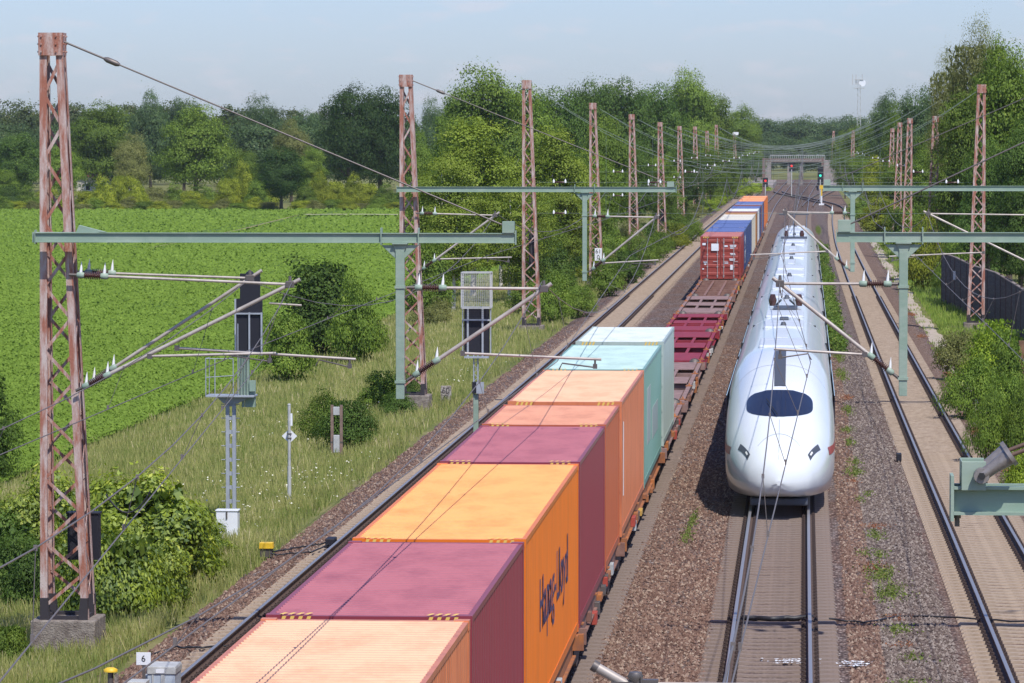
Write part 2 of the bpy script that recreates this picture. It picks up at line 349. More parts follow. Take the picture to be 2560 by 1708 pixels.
# sandy service path right of the track
pm = mat('sandy_path', (0.45,0.37,0.30), .95, vscale=1.2, col2=(0.26,0.25,0.13), bump=.4, bscale=12, thr=(.45,.72), detail=6)
V = []; Fq = []
yy = np.linspace(60, 420, 240)
for i, y in enumerate(yy):
    c = 6.45+.12*math.sin(y*.07)+(.0)*y; hw = .42+.12*math.sin(y*.31)+.06*math.sin(y*1.1)
    for k in (-1,-.4,.4,1): V.append((c+hw*k, y, -.285+(.02 if abs(k) < .9 else -.03)))
for i in range(len(yy)-1):
    for k in range(3): a = i*4+k; Fq.append((a, a+1, a+5, a+4))
tag(link('path', npmesh('path', np.array(V), np.array(Fq), pm, smooth=True)), kind='structure')

# ================================================================== FIELD
fm = bpy.data.materials.new('field_soil_green'); fm.use_nodes = True; t = fm.node_tree; b = t.nodes['Principled BSDF']; b.inputs['Roughness'].default_value = .9; b.inputs['Specular IOR Level'].default_value = .1
tcn = N('ShaderNodeTexCoord', t); P_ = tcn.outputs['Object']
c_ = ramp(t, noise(t, P_, 2.2, 4), [(.35,(0.07,0.125,0.020)), (.65,(0.12,0.20,0.032))]); t.links.new(c_, b.inputs['Base Color'])
fx = np.concatenate([np.linspace(-24.2,-60,90), np.linspace(-60.5,-190,90)]); fy = np.concatenate([np.linspace(60,300,260), np.linspace(301,612,200)])
FX, FY = np.meshgrid(fx, fy); FZ = hgt(FX,FY)+.16+.07*np.sin(FX*2*np.pi/.75+.6*np.sin(FY*.05))+smooth_noise(FX,FY,14,9)*.08
FX2 = FX+smooth_noise(FX*0,FY,7,3)*.35*(FX > -26)
idx = np.arange(FX.size).reshape(FX.shape); F = np.stack([idx[:-1,:-1], idx[:-1,1:], idx[1:,1:], idx[1:,:-1]], -1).reshape(-1,4)
tag(link('field', npmesh('field', np.stack([FX2,FY,FZ],-1).reshape(-1,3), F, fm, smooth=True)), kind='structure')
n = 540000; r = np.random.default_rng(21)
u = r.uniform(0,1,n); Y = 105/(1-u*(1-105/608)); left = -.205*Y-3; X = -24.1+(left+24.1)*r.uniform(0,1,n); ok = left < -24.4; 
lane = (np.abs(X+66+np.sin(Y*.02)) < 1.3) & (Y > 400) & (r.uniform(0,1,n) < .85)
lane2 = (np.abs(X+(41+.02*(Y-330))) < .5) & (Y < 420) & (r.uniform(0,1,n) < .5)
big = smooth_noise(X, Y, 9, 31)+smooth_noise(X, Y, 2.4, 32)*.8
ok &= ~lane & ~lane2; X, Y, big = X[ok], Y[ok], big[ok]; n = len(X)
row = np.cos(X*2*np.pi/.75)
Z = hgt(X,Y)+.22+.10*row+.10*big+r.uniform(0,.16,n)
vs, fs = leaf_quads(r, np.stack([X,Y,Z],-1), np.tile([0.15,-.55,.8],(n,1)), .00056*Y+.014, 1.0, .5)
crop = attrmat  # noqa
cm = leafmat('crop_leaf', (0.095,0.158,0.022), (0.185,0.275,0.044), (0.26,0.345,0.08), .3, .05)
tag(link('crop_plants', npmesh('crop_plants', vs, fs, cm, np.clip(r.beta(2,2,n)*.8+.1*big+.1,0,1))), 'dense low green crop covering the field left of the railway', 'crop', kind='stuff')

# ================================================================== MEADOW GRASS
def blades(name, label, x0, x1, y0, y1, n, h, seed, mat_, mask=None, wscale=1.0, wob=0.0):
    r = np.random.default_rng(seed); X = r.uniform(x0, x1, n); u = r.uniform(0,1,n); Y = y0/(1-u*(1-y0/y1))
    X = X+wob*np.sin(Y*.21)
    pn = smooth_noise(X,Y,5,seed)+.6*smooth_noise(X,Y,1.6,seed+1)
    if mask is not None: k = mask(X,Y,pn,r); X,Y,pn = X[k],Y[k],pn[k]
    n = len(X); hh = h*(.55+.6*r.uniform(0,1,n))*(1+.35*pn); wd = (.0045+.00007*Y)*wscale*r.uniform(.7,1.5,n)
    Z = hgt(X,Y)+.0; a = r.uniform(0,np.pi,n); lx = r.normal(0,.22,n)*hh-.05*hh; ly = r.normal(0,.2,n)*hh
    ca, sa = np.cos(a)*wd, np.sin(a)*wd*.5
    V = np.stack([np.stack([X-ca,Y-sa,Z],-1), np.stack([X+ca,Y+sa,Z],-1), np.stack([X+lx+ca*.25,Y+ly,Z+hh],-1), np.stack([X+lx-ca*.25,Y+ly,Z+hh*.97],-1)],1)
    f = np.arange(4*n).reshape(n,4)
    v = np.clip(.47+.36*pn+r.normal(0,.2,n),0,1)
    return tag(link(name, npmesh(name, V.reshape(-1,3), f, mat_, v)), label, 'grass', kind='stuff')
gmat = leafmat('meadow_blade', (0.15,0.225,0.045), (0.46,0.44,0.175), (0.70,0.60,0.37), .3, .05)
gmat2 = leafmat('fresh_blade', (0.12,0.22,0.035), (0.33,0.42,0.09), (0.48,0.50,0.19), .35, .05)
blades('meadow_grass', 'tall yellowish meadow grass on the verge between field and ballast', -24.3, -12.75, 58, 420, 320000, .34, 41, gmat, lambda X,Y,p,r: (X < -13.2+.25*np.sin(Y*.4)) | (r.uniform(0,1,len(X)) < .35), wob=.12)
blades('verge_grass', 'fresh green grass along the service path on the right', 6.9, 12.5, 95, 470, 70000, .34, 43, gmat2)
blades('path_edge_grass', 'thin tufts of grass growing into the sandy path', 5.9, 7.2, 70, 400, 12000, .16, 44, gmat2, lambda X,Y,p,r: (p > .15))
# reddish and green weeds on the ballast
wm = leafmat('weed_leaf', (0.09,0.135,0.03), (0.19,0.245,0.055), (0.32,0.32,0.12), .3, .05)
wr = leafmat('red_weed', (0.19,0.075,0.045), (0.28,0.125,0.07), (0.33,0.20,0.10), .2, .03)
LMW = leafmat('tall_weed_leaf', (0.06,0.12,0.02), (0.16,0.25,0.045), (0.28,0.33,0.08), .3, .05)
def weeds(name, label, spots, mat_, seed, dens=260, size=.05, hh=.12):
    r = np.random.default_rng(seed); Ps = []
    for (x, y, rx, ry) in spots:
        k = int(dens*rx*ry*4); a = r.normal(0,.42,(k,2)); X = x+a[:,0]*rx; Y = y+a[:,1]*ry
        m = (smooth_noise(X,Y,.5,seed)+.5*smooth_noise(X,Y,.17,seed+3) > -.02); X, Y = X[m], Y[m]
        Ps.append(np.stack([X,Y,-.25+r.uniform(0,hh,len(X))],-1))
    P = np.concatenate(Ps); n = len(P); vs, fs = leaf_quads(r, P, np.tile([0,-.4,.8],(n,1)), size, 1, .7)
    return tag(link(name, npmesh(name, vs, fs, mat_, r.uniform(0,1,n))), label, 'weeds', kind='stuff')
r = random.Random(5)
sp = [(1.95,75.5,.45,.9),(2.05,79.5,.3,.7),(1.9,84,.4,.9),(1.85,91,.5,2.2),(1.7,95,.45,2.4),(1.62,99.5,.4,1.2),(1.75,104,.28,1.6),(1.5,114,.16,1.2),(1.75,116,.14,.8),(1.45,124,.35,2.2),(1.5,128,.25,1.6),(1.45,136,.22,2),(1.4,142,.28,1.6),(1.55,152,.25,3),(1.5,175,.3,5),(1.5,190,.3,6),(1.45,205,.35,8),(1.6,232,.45,10),(1.5,262,.4,9),(1.4,290,.35,9),(1.35,330,.3,14),(1.3,390,.3,16),(1.35,450,.3,22),(-2.9,104,.18,3),(-2.88,108,.14,3),(-8.3,186,.16,2.2),(5.95,150,.3,8)]
weeds('weeds', 'green weeds in a patchy strip between the two right tracks', sp, wm, 61, 330, .042, .13)
sp = [(1.45+.1*math.sin(y), y, .42, 5) for y in (196,206,214,224,233,243,256,268,284,300,330,360)]
weeds('tall_weeds', 'taller bushy weeds further along the strip between the two right tracks', sp, LMW, 66, 420, .10, .75)
sp = [(2.0,81.8,.4,.6),(1.9,86.5,.45,.8),(1.6,96.5,.5,1.6),(1.8,107,.5,1.0),(1.35,121,.3,.8),(1.6,160,.3,2)]
weeds('red_weeds', 'low reddish weeds among the green strip between tracks', sp, wr, 62, 260, .038, .05)
sp = [(5.95+r.uniform(-.25,.25), y, .3, 2.2) for y in (96,104,112,118,126,134,142,151,163,176,192,210,236)]
weeds('red_moss', 'dark red sedum along the right track beside the path', sp, wr, 63, 260, .045, .05)

# ================================================================== TRACKS
RAILP = [(-.075,-.172),(-.075,-.16),(-.02,-.145),(-.009,-.13),(-.009,-.045),(-.036,-.034),(-.036,-.006),(-.028,0),(.028,0),(.036,-.006),(.036,-.034),(.009,-.045),(.009,-.13),(.02,-.145),(.075,-.16),(.075,-.172)]
def sleeper_mesh(mat_):
    mb = MB(); prof = [(-1.3,-.205,.12),(-1.26,-.172,.10),(-.9,-.176,.105),(-.55,-.185,.105),(-.3,-.195,.10),(.3,-.195,.10),(.55,-.185,.105),(.9,-.176,.105),(1.26,-.172,.10),(1.3,-.205,.12)]
    for i in range(len(prof)-1):
        x0,z0,w0 = prof[i]; x1,z1,w1 = prof[i+1]
        mb.add([(x0,-w0,z0),(x0,w0,z0),(x1,w1,z1),(x1,-w1,z1),(x0,-.15,-.36),(x0,.15,-.36),(x1,.15,-.36),(x1,-.15,-.36)],[(0,3,2,1),(0,4,7,3),(1,2,6,5)])
    mb.add([(-1.3,-.13,-.205),(-1.3,.13,-.205),(-1.3,.15,-.36),(-1.3,-.15,-.36)],[(0,1,2,3)]); mb.add([(1.3,-.13,-.205),(1.3,.13,-.205),(1.3,.15,-.36),(1.3,-.15,-.36)],[(0,3,2,1)])
    return mb
def clip_mesh():
    mb = MB()
    mb.cbox((0,0,-.1725),(.34,.17,.012))
    for s in (-1, 1):
        mb.cbox((s*.125,0,-.155),(.085,.15,.045)); mb.tube([(s*.08,-.05,-.135),(s*.15,-.05,-.115),(s*.16,.05,-.115),(s*.08,.05,-.135)],.013,5)
        mb.tube([(s*.12,0,-.14),(s*.12,0,-.085)],.018,6)
    return mb
SL = {'tan': mat('sleeper_tan', (0.42,0.33,0.245), .9, vscale=5, col2=(0.28,0.21,0.15), bump=.3, detail=8), 'brown': mat('sleeper_brown', (0.185,0.14,0.115), .9, vscale=5, col2=(0.25,0.19,0.155), bump=.3, detail=8)}
CLIPM = mat('fastening_steel', (0.055,0.035,0.03), .8)
def track(label, pts, y0, y1, tone, y_copy):
    """pts: (Y, X of the centre line)"""
    P = np.array(pts, float); Ys = np.unique(np.concatenate([P[:,0], np.arange(y0, min(y1, 700), 6.0), np.linspace(min(y1,700), y1, 30)])); Ys = Ys[(Ys >= y0) & (Ys <= y1)]
    from_x = lambda y: np.interp(y, P[:,0], P[:,1])
    # soften the corners
    xc = np.array([np.mean(from_x(np.linspace(y-25, y+25, 11))) for y in Ys])
    fx_ = lambda y: float(np.interp(y, Ys, xc))
    root = empty('railway_track', (0,0,0)); tag(root, label, 'railway track')
    for s in (-.7525, .7525):
        mb = MB(); n = len(RAILP)
        for i, y in enumerate(Ys):
            mb.v += [(xc[i]+s+p[0], y, p[1]) for p in RAILP]
        for i in range(len(Ys)-1):
            for j in range(n):
                a = i*n+j; b_ = i*n+(j+1)%n; mb.f.append((a,b_,b_+n,a+n)); mb.m.append(1 if j in (6,7,8) else 0); mb.sm.append(False)
        mb.build('rail', [M['railside'], M['railtop']], root)
    sm = sleeper_mesh(0).mesh('sleeper', SL[tone]); cmh = clip_mesh().mesh('rail_fastening', CLIPM)
    ysl = np.arange(math.ceil(y0/.6)*.6, min(y1, 560), .6); k = 0
    first = None; rest = []; rr = random.Random(int(y0)+7)
    cand = [y for y in ysl if y >= y_copy][:100]
    for y in cand:
        if first is None:
            s_ = link('sleeper', sm, root)
            for s in (-.7525,.7525):
                c = link('rail_fastening', cmh, s_); c.location = (s,0,0)
            first = s_
        else: s_ = copy_tree(first, root)
        s_.location = (fx_(y), y, rr.uniform(-.004,.004)); s_.rotation_euler = (0,0,rr.uniform(-.012,.012))
    cs = set(cand); rest = [y for y in ysl if y not in cs]
    sv = np.array([v.co[:] for v in sm.vertices]); cv = np.array([v.co[:] for v in cmh.vertices])
    def rep(me, locs, name, m_):
        v = np.array([q.co[:] for q in me.vertices]); lens = [tuple(p.vertices) for p in me.polygons]
        mb = MB()
        allv = (v[None]+np.array(locs)[:,None]).reshape(-1,3); nv = len(v)
        fc = [tuple(i+k*nv for i in f) for k in range(len(locs)) for f in lens]
        me2 = bpy.data.meshes.new(name); me2.from_pydata(allv.tolist(), [], fc); me2.materials.append(m_); me2.update(); o = link(name, me2, root); o['kind'] = 'stuff'; return o
    if rest:
        rep(sm, [(fx_(y),y,0) for y in rest], 'sleepers', SL[tone])
        rep(cmh, [(fx_(y)+s,y,0) for y in rest if y < 260 for s in (-.7525,.7525)], 'rail_fastenings', CLIPM)
    return root
track('railway track on pale sleepers at the left edge of the ballast, beside the meadow', [(20,-10.45),(100,-10.4),(300,-10.25),(600,-9.8),(1000,-7.5)], 30, 950, 'tan', 62)
track('railway track under the container wagons', [(20,-5.12),(600,-5.12),(1000,-3.2)], 30, 960, 'brown', 62)
track('brown empty track in front of the white train', [(20,-.6),(100,-.66),(500,-.66),(700,-.2),(1000,2.5)], 55, 960, 'brown', 70)
track('sandy railway track curving beside the service path', [(20,4.6),(74,4.46),(100,4.36),(138,4.15),(200,3.92),(300,3.62),(394,3.49),(490,3.81),(560,4.3),(602,4.5),(640,2.5),(728,-3.6),(760,-5.3)], 60, 770, 'tan', 72)
track('distant track that bends towards the road bridge', [(500,-.5),(620,.4),(700,2.0),(800,5.2),(960,10)], 600, 960, 'tan', 2000)
# ================================================================== LATTICE MASTS
def mast(X, Y, zb, zt, label, wb=.92, wt=.42, found=True, boots=True, npan=None, group='lattice masts along the tracks', thin=False, gz=-.35, paint='rust', side=None):
    root = empty('lattice_mast', (X, Y, 0)); tag(root, label, 'mast', group)
    def hw(z): return .5*(wb+(wt-wb)*(z-zb)/(zt-zb))
    side = side or (1 if X > 0 else -1)
    def cx(z): return side*(hw(zb)-hw(z))            # the outer legs stand upright, the inner ones lean
    mb = MB(); lw = .14 if not thin else .12
    for sx in (-1,1):
        for sy in (-1,1):
            a = Vector((sx*(hw(zb)-lw/2), sy*(hw(zb)-.05), zb)); b_ = Vector((cx(zt)+sx*(hw(zt)-lw/2), sy*(hw(zt)-.05), zt))
            # channel: web facing front / back with a flange turned inwards
            mb.bar(a, b_, lw, .018, 0, (0,1,0)); 
            mb.bar(a+Vector((sx*(lw/2-.01),-sy*.05,0)), b_+Vector((sx*(lw/2-.01),-sy*.05,0)), .018, .11, 0, (0,1,0))
            mb.bar(a+Vector((-sx*(lw/2-.01),-sy*.035,0)), b_+Vector((-sx*(lw/2-.01),-sy*.035,0)), .016, .06, 0, (0,1,0))
    npan = npan or int((zt-zb-.7)/.62)
    zs = np.linspace(zb+.25, zt-.55, npan+1)
    for i in range(npan):
        z0, z1 = zs[i], zs[i+1]; s = 1 if i % 2 == 0 else -1; lt = .062
        for sy, q in ((-1, s), (1, -s)):
            yy0, yy1 = sy*(hw(z0)-.075), sy*(hw(z1)-.075)
            mb.bar((cx(z0)-q*(hw(z0)-lw*.6), yy0, z0), (cx(z1)+q*(hw(z1)-lw*.6), yy1, z1), lt, .012, 0, (0,1,0))
        for sx, q in ((1, s), (-1, -s)):
            xx0, xx1 = cx(z0)+sx*(hw(z0)-.035), cx(z1)+sx*(hw(z1)-.035)
            mb.bar((xx0, -q*(hw(z0)-.1), z0), (xx1, q*(hw(z1)-.1), z1), lt, .012, 0, (1,0,0))
    mb.build('lattice', M[paint], root)
    cp = MB(); h = hw(zt)+.012; c0 = cx(zt)
    for s in (-1,1):
        cp.box(c0-h, c0+h, s*h-.006, s*h+.006, zt-.42, zt+.02); cp.box(c0+s*h-.006, c0+s*h+.006, -h+.01, h-.01, zt-.42, zt+.02)
        for zq in (zt-.05, zt-.2, zt-.35):
            for xq in (-h*.75, h*.5): cp.lathe((c0+xq, s*h, zq), (c0+xq, s*(h+.035), zq), [(0,.018),(1,.018)], 6)
            for yq in (-h*.6, h*.6): cp.lathe((c0+s*h, yq, zq), (c0+s*(h+.035), yq, zq), [(0,.018),(1,.018)], 6)
    cp.build('cap_plate', M[paint], root)
    if boots:
        bt = MB()
        for sx in (-1,1):
            for sy in (-1,1):
                x, y = sx*(hw(zb)-.08), sy*(hw(zb)-.06)
                bt.prism([(x-sx*.02-.09, zb), (x-sx*.02+.09, zb), (x+.07, zb+.42), (x-.07, zb+.42)], 'y', y-.1, y+.1)
        for s in (-1,1): bt.cbox((0, s*(hw(zb)-.06), zb+.03), (2*hw(zb)-.3,.1,.08)); bt.cbox((s*(hw(zb)-.08),0,zb+.03), (.1,2*hw(zb)-.36,.08))
        bt.build('foot_frame', M['rustd'], root)
    if found:
        f = MB(); f.box(-hw(zb)-.16, hw(zb)+.16, -hw(zb)-.16, hw(zb)+.16, gz-.4, zb-.002); f.build('foundation', M['conc'], root, .03)
    return root
def insulator(parent, p, d, Lg=.62, r=.075, spikes=True, ribs=9):
    """composite insulator from p in direction d: green caps, ribbed brown middle, white bird spikes"""
    p = Vector(p); d = Vector(d).normalized(); mb = MB()
    mb.lathe(p, p+d*.15, [(0,r*.5),(.15,r*.85),(.85,r*.85),(1,r*.7)], 10, 1); mb.lathe(p+d*(Lg-.15), p+d*Lg, [(0,r*.7),(.15,r*.85),(.85,r*.85),(1,r*.5)], 10, 1)
    prof = [(0,r*.45)]
    for i in range(ribs):
        t = (i+.5)/ribs; prof += [(t-.3/ribs,r*.45),(t-.08/ribs,r*1.05),(t+.08/ribs,r*1.05),(t+.3/ribs,r*.45)]
    prof.append((1,r*.45)); mb.lathe(p+d*.15, p+d*(Lg-.15), prof, 10, 0)
    if spikes:
        for q in (.08, Lg-.08):
            c = p+d*q; mb.lathe(c+Vector((0,0,r*.5)), c+Vector((.02,0,.27)), [(0,.035),(.4,.028),(1,.003)], 5, 2)
    return mb.build('insulator', [M['ins'], M['green'], M['spike']], parent)
def pipe(parent, name, pts, r, mat_=None, n=8): return MB().tube(pts, r, n).build(name, mat_ or M['tube'], parent)
def loc(root, p): return Vector(p)-root.location
def cantilever(root, foot_hi, foot_lo, head, arm_a, arm_b, contact, Y, r=.035, over=.35):
    """top tube, diagonal, registration arm and steady arm; all points are (x, z) in world at distance Y"""
    W = lambda p, dy=0: Vector((p[0], Y+dy, p[1]))-root.location
    g = empty('cantilever'); g.parent = root; g.location = (0,0,0)
    a, b_, h = W(foot_hi), W(foot_lo), W(head)
    d = (h-a).normalized(); d2 = (h-b_).normalized()
    pipe(g, 'mounting_bracket', [a-d*.02, a+d*.13], .03, M['dtube']); pipe(g, 'mounting_bracket', [b_-d2*.02, b_+d2*.13], .03, M['dtube'])
    insulator(g, a+d*.13, d); insulator(g, b_+d2*.13, d2)
    pipe(g, 'top_tube', [a+d*.72, h-d*.08], r*.8); pipe(g, 'diagonal_tube', [b_+d2*.72, h+d2*over], r*1.15, n=10)
    MB().cbox(h, (.16,.14,.13)).lathe(h+Vector((0,0,-.03)), h+Vector((0,0,.16)), [(0,.05),(1,.03)], 6).build('clamp', M['dtube'], g, .01)
    A, B, C = W(arm_a), W(arm_b), W(contact)
    pipe(g, 'registration_arm', [A, B], .026)
    MB().cbox(A, (.09,.09,.1)).build('clamp', M['dtube'], g)
    e = B+(A-B).normalized()*.12
    sgn = 1 if C.x > B.x else -1
    s = MB(); s.tube([e, e+Vector((0,0,-.16))], .022, 6); s.tube([e+Vector((0,0,-.16)), Vector((C.x-sgn*.06,C.y,C.z+.12)), C], .016, 6)
    s.cbox(e+Vector((0,0,-.14)), (.08,.06,.09)); s.build('steady_arm', M['dtube'], g)
    return g
def crossbeam(root, x0, x1, z, Y, h=.19, d=.16, posts=(), endL=True, endR=True, zlow=4.4):
    W = lambda x, z_: (x-root.location.x, z_)
    g = MB(); a, b_ = x0-root.location.x, x1-root.location.x; yb = Y-root.location.y
    zl, zh = z-h/2, z+h/2; tf = .014
    # two channels back to back, 0.16 m apart, flanges outward
    for s in (-1,1):
        y = yb+s*d*.35
        g.box(a, b_, y-.006, y+.006, zl+tf, zh-tf); g.box(a, b_, min(y,y+s*.045), max(y,y+s*.045), zh-tf, zh); g.box(a, b_, min(y,y+s*.045), max(y,y+s*.045), zl, zl+tf)
    for k in range(int((b_-a)/1.1)+1): g.box(a+k*1.1, a+k*1.1+.012, yb-d*.35+.006, yb+d*.35-.006, zl+.02, zh-.02)
    o = g.build('crossbeam', M['green'], root)
    for e, on in ((a, endL), (b_, endR)):
        if on:
            s = 1 if e == b_ else -1
            MB().box(min(e,e+s*.015), max(e,e+s*.015), yb-d*.62, yb+d*.62, zl-.03, zh+.05).build('end_plate', M['green'], o)
    for xp in posts:
        x = xp-root.location.x; p = MB()
        p.box(x-.15, x+.15, yb-.13, yb+.13, zl-.03, zl-.004)
        p.prism([(x-.145,zl-.03),(x+.145,zl-.03),(x+.085,zl-.16),(x+.078,zlow),(x-.078,zlow),(x-.085,zl-.16)], 'y', yb-.07, yb+.07)
        for s in (-1,1): p.box(x+s*.36-.012, x+s*.36+.012, yb-.12, yb+.12, zl-.04, zh+.10)
        p.prism([(x-.36,zl-.045),(x+.36,zl-.045),(x+.09,zl-.30),(x-.09,zl-.30)], 'y', yb-.04, yb+.04)
        po = p.build('drop_post', M['green'], root, .008)
        for zc in (zl-.85, zlow+.33): MB().box(x-.1, x+.1, yb-.09, yb+.09, zc-.025, zc+.025).build('collar', M['green'], po)
    return o
def stay(root, a, b_, ymid=None, r=.017, m_=None):
    """stay rope from the mast head to the tip of its beam with a turnbuckle near the head"""
    a = Vector(a); b_ = Vector(b_); d = b_-a; q = MB()
    q.tube([a, a+d*.09], r*1.3, 6); q.lathe(a+d*.09, a+d*.125, [(0,.03),(.2,.055),(.8,.055),(1,.03)], 8); q.tube([a+d*.125, b_], r, 6)
    return q.build('stay_rod', m_ or M['dtube'], root)

BZ_ = 7.72
labs = ['nearest red lattice mast at the far left, with green crossbeam and dark cabinet', 'lattice mast standing behind the hanging green post, second along the meadow', 'lattice mast on a broad concrete block in front of the birches', 'lattice mast carrying the white 61 0 board', 'lattice mast right of the 61 0 mast, its foot in the shrubs', 'lattice mast with a black box near its foot among the shrubs', 'seventh lattice mast of the left row, beside the first bend of the shrubs', 'eighth lattice mast of the left row, dark weights hanging inside', 'thin distant mast just left of the tallest far pair', 'tall thin distant lattice mast above the bright shrubs', 'distant pale mast with a white insulator cap at the end of the left row']
rows = [81,153,217,283,347,412,475,541,606,671,840]
topy = [(125,78),(931,173),(1213,185),(1367,237),(1454,263),(1518,281),(1562,290),(1597,291),(1624,301),(1645,287),(1687,309)]
LM = []
for i, (Y, (tx, ty)) in enumerate(zip(rows, topy)):
    X = -14.2 if i < 10 else -14.6
    zt = atz(tx, ty, Y); zb = .28 if i == 0 else (.25 if i == 1 else -.05)
    mx_ = atx([151,948,1220,1369,1456,1520,1564,1599,1626,1647,1688][i], Y)
    m_ = mast(mx_, Y, zb, zt, labs[i], wb=.95 if i < 4 else .9, wt=.44, found=i < 5, boots=i < 5, npan=None if i < 7 else 16, paint='rust')
    LM.append(m_)
# dark cabinet on the first mast
o = MB().box(-.1,.52,.5,.8,1.35,2.25).box(-.12,.54,.48,.82,2.25,2.29).build('cabinet', M['black'], LM[0], .01)
# row 1, left
r0 = LM[0]; Y = 81.0
crossbeam(r0, atx(95,Y), atx(1188,Y), BZ_, Y-.62, posts=(atx(925,Y),), zlow=4.62)
b0 = MB(); hh = .34
b0.box(-.55,.75,-.66-.0,-.50,BZ_-.02-.08,BZ_+.1).box(.3,.75,-.6,.2,BZ_-.05,BZ_+.02).prism([(.3,BZ_+.1),(.9,BZ_+.1),(.36,BZ_+.24)],'y',-.63,-.53).build('beam_bracket', M['green'], r0, .006)
tipx = atx(1180,Y)-r0.location.x
MB().box(tipx-.18,tipx+.05,-.74,-.5,BZ_+.1,BZ_+.32).build('tip_bracket', M['green'], r0, .006)
stay(r0, (.02,-.2,atz(155,97,Y)), (tipx-.05,-.62,BZ_+.2))
pz = lambda x, y, Yr: (at(x,y,Yr).x, at(x,y,Yr).z)
cantilever(r0, pz(170,629,Y), pz(185,893,Y), pz(672,651,Y), pz(352,815,Y), pz(640,808,Y), pz(520,826,Y), Y-.45, r=.034, over=.22)
cantilever(r0, pz(172,626,Y), pz(188,890,Y), pz(568,640,Y), pz(400,801,Y), pz(812,827,Y), pz(720,842,Y), Y+.35, r=.03, over=.28)
pipe(r0, 'bracket_tube', [loc(r0, at(618,696,Y)), loc(r0, at(692,701,Y))], .02)
Yp = Y-.62
cantilever(r0, pz(936,660,Yp), pz(936,872,Yp), pz(1248,663,Yp), pz(1062,811,Yp), pz(1380,825,Yp), pz(1283,848,Yp), Yp, r=.036, over=.18)
# row 2, left
r1 = LM[1]; Y = 153.0
crossbeam(r1, atx(915,Y), atx(1553,Y), BZ_+.05, Y-.6, posts=(atx(1344,Y),), zlow=4.45)
MB().box(-.4,.75,-.65,-.5,BZ_-.02,BZ_+.14).build('beam_bracket', M['green'], r1, .006)
tipx = atx(1545,Y)-r1.location.x
MB().box(tipx-.2,tipx+.05,-.72,-.5,BZ_+.14,BZ_+.34).build('tip_bracket', M['green'], r1, .006)
stay(r1, (.02,-.2,atz(948,186,Y)), (tipx-.05,-.6,BZ_+.24))
cantilever(r1, pz(958,489,Y), pz(965,622,Y), pz(1138,494,Y), pz(1010,594,Y), pz(1176,590,Y), pz(1120,601,Y), Y-.4, r=.034, over=.2)
Yp = Y-.6
cantilever(r1, pz(1352,496,Yp), pz(1352,624,Yp), pz(1506,499,Yp), pz(1386,604,Yp), pz(1511,597,Yp), pz(1445,612,Yp), Yp, r=.034, over=.15)
# 61 0 board on mast 4
Y = 283.0; r3 = LM[3]; c = at(1373,584,Y-.7); c = c-r3.location
bd = MB().box(c.x-.24,c.x+.24,-.7,-.68,c.z-.42,c.z+.42).build('kilometre_board', M['white'], r3)
text('number', '61', .40, M['ink'], bd, (c.x,-.705,c.z+.19), (R(90),0,0)); text('number', '0', .40, M['ink'], bd, (c.x,-.705,c.z-.2), (R(90),0,0))
MB().tube([(c.x,-.68,c.z+.2),(c.x,-.35,c.z+.2)],.02,6).build('board_bracket', M['dtube'], r3)
MB().box(-.12,.35,-.2,.2,1.5,2.7).build('weight_stack', M['black'], LM[5]); MB().box(-.25,.2,-.15,.15,.4,3.2).build('weight_stack', M['rustd'], LM[7])
MB().lathe((0,0,3.0),(0,0,4.7),[(0,.14),(1,.14)],10).build('weight_stack', M['rustd'], LM[2]); MB().tube([(0,0,4.7),(0,0,8.2)],.015,5).build('weight_rope', M['wire'], LM[2])
MB().box(-.6,.6,-.2,.2,LM and atz(1687,309,840)-.1,atz(1687,309,840)+.5).build('insulator_cap', M['spike'], LM[10])

# right row
RM = []
rl = [('red lattice mast in front of the dark noise barrier on the right', 216, 2252, 195, 8.9), ('lattice mast head rising from the trees, second behind the barrier mast', 292, 2147, 267, 8.9),
      ('lattice mast head above the bushes, right of a close trio of masts', 347, 2088, 272, 8.9), ('lattice mast head in the trees, rightmost of the close trio', 412, 2065, 282, 9.2), ('lattice mast head in the trees, middle of the close trio', 475, 2048, 295, 9.8), ('lattice mast head in the trees, leftmost of the close trio', 541, 2033, 297, 10),
      ('small distant mast above the tree slope right of the bridge', 690, 1958, 300, 7.7), ('faint distant mast above the road bridge end', 900, 1913, 301, 6)]
for lb, Y, tx, ty, X in rl:
    RM.append(mast(atx(tx, Y)-.24, Y, -.1 if Y > 217 else .2, atz(tx, ty, Y), lb, wb=.9, wt=.42, found=Y < 300, boots=Y < 300, npan=None if Y < 300 else 16, paint='rust'))
# masts outside the frame on the right carry the right-hand beams
m1r = mast(9.1, 81, .2, 11.6, 'lattice mast beyond the right edge that carries the lower green beam', wb=.95, wt=.44)
Y = 81.0; crossbeam(m1r, atx(1921,Y), 9.3, BZ_+.03, Y-.62, posts=(atx(2073,Y),), zlow=4.72); 
tipx = atx(1935,Y)-m1r.location.x
MB().box(tipx-.1,tipx+.14,-.74,-.5,BZ_+.13,BZ_+.36).build('tip_bracket', M['green'], m1r, .006)
stay(m1r, (-.25,-.3,atz(2690,58,Y)), (tipx+.05,-.62,BZ_+.24))
Yp = Y-.62
cantilever(m1r, pz(2062,652,Yp), pz(2062,868,Yp), pz(1790,651,Yp), pz(1985,814,Yp), pz(1776,801,Yp), pz(1862,826,Yp), Yp, r=.034, over=.18)
m2r = mast(9.1, 153, .2, 11.9, 'lattice mast beyond the right edge that carries the upper green beam', wb=.95, wt=.44)
Y = 153.0; crossbeam(m2r, atx(1890,Y), 9.3, BZ_+.1, Y-.6, posts=(atx(1957,Y),), zlow=4.8)
tipx = atx(1897,Y)-m2r.location.x
MB().box(tipx-.1,tipx+.14,-.72,-.5,BZ_+.2,BZ_+.42).build('tip_bracket', M['green'], m2r, .006)
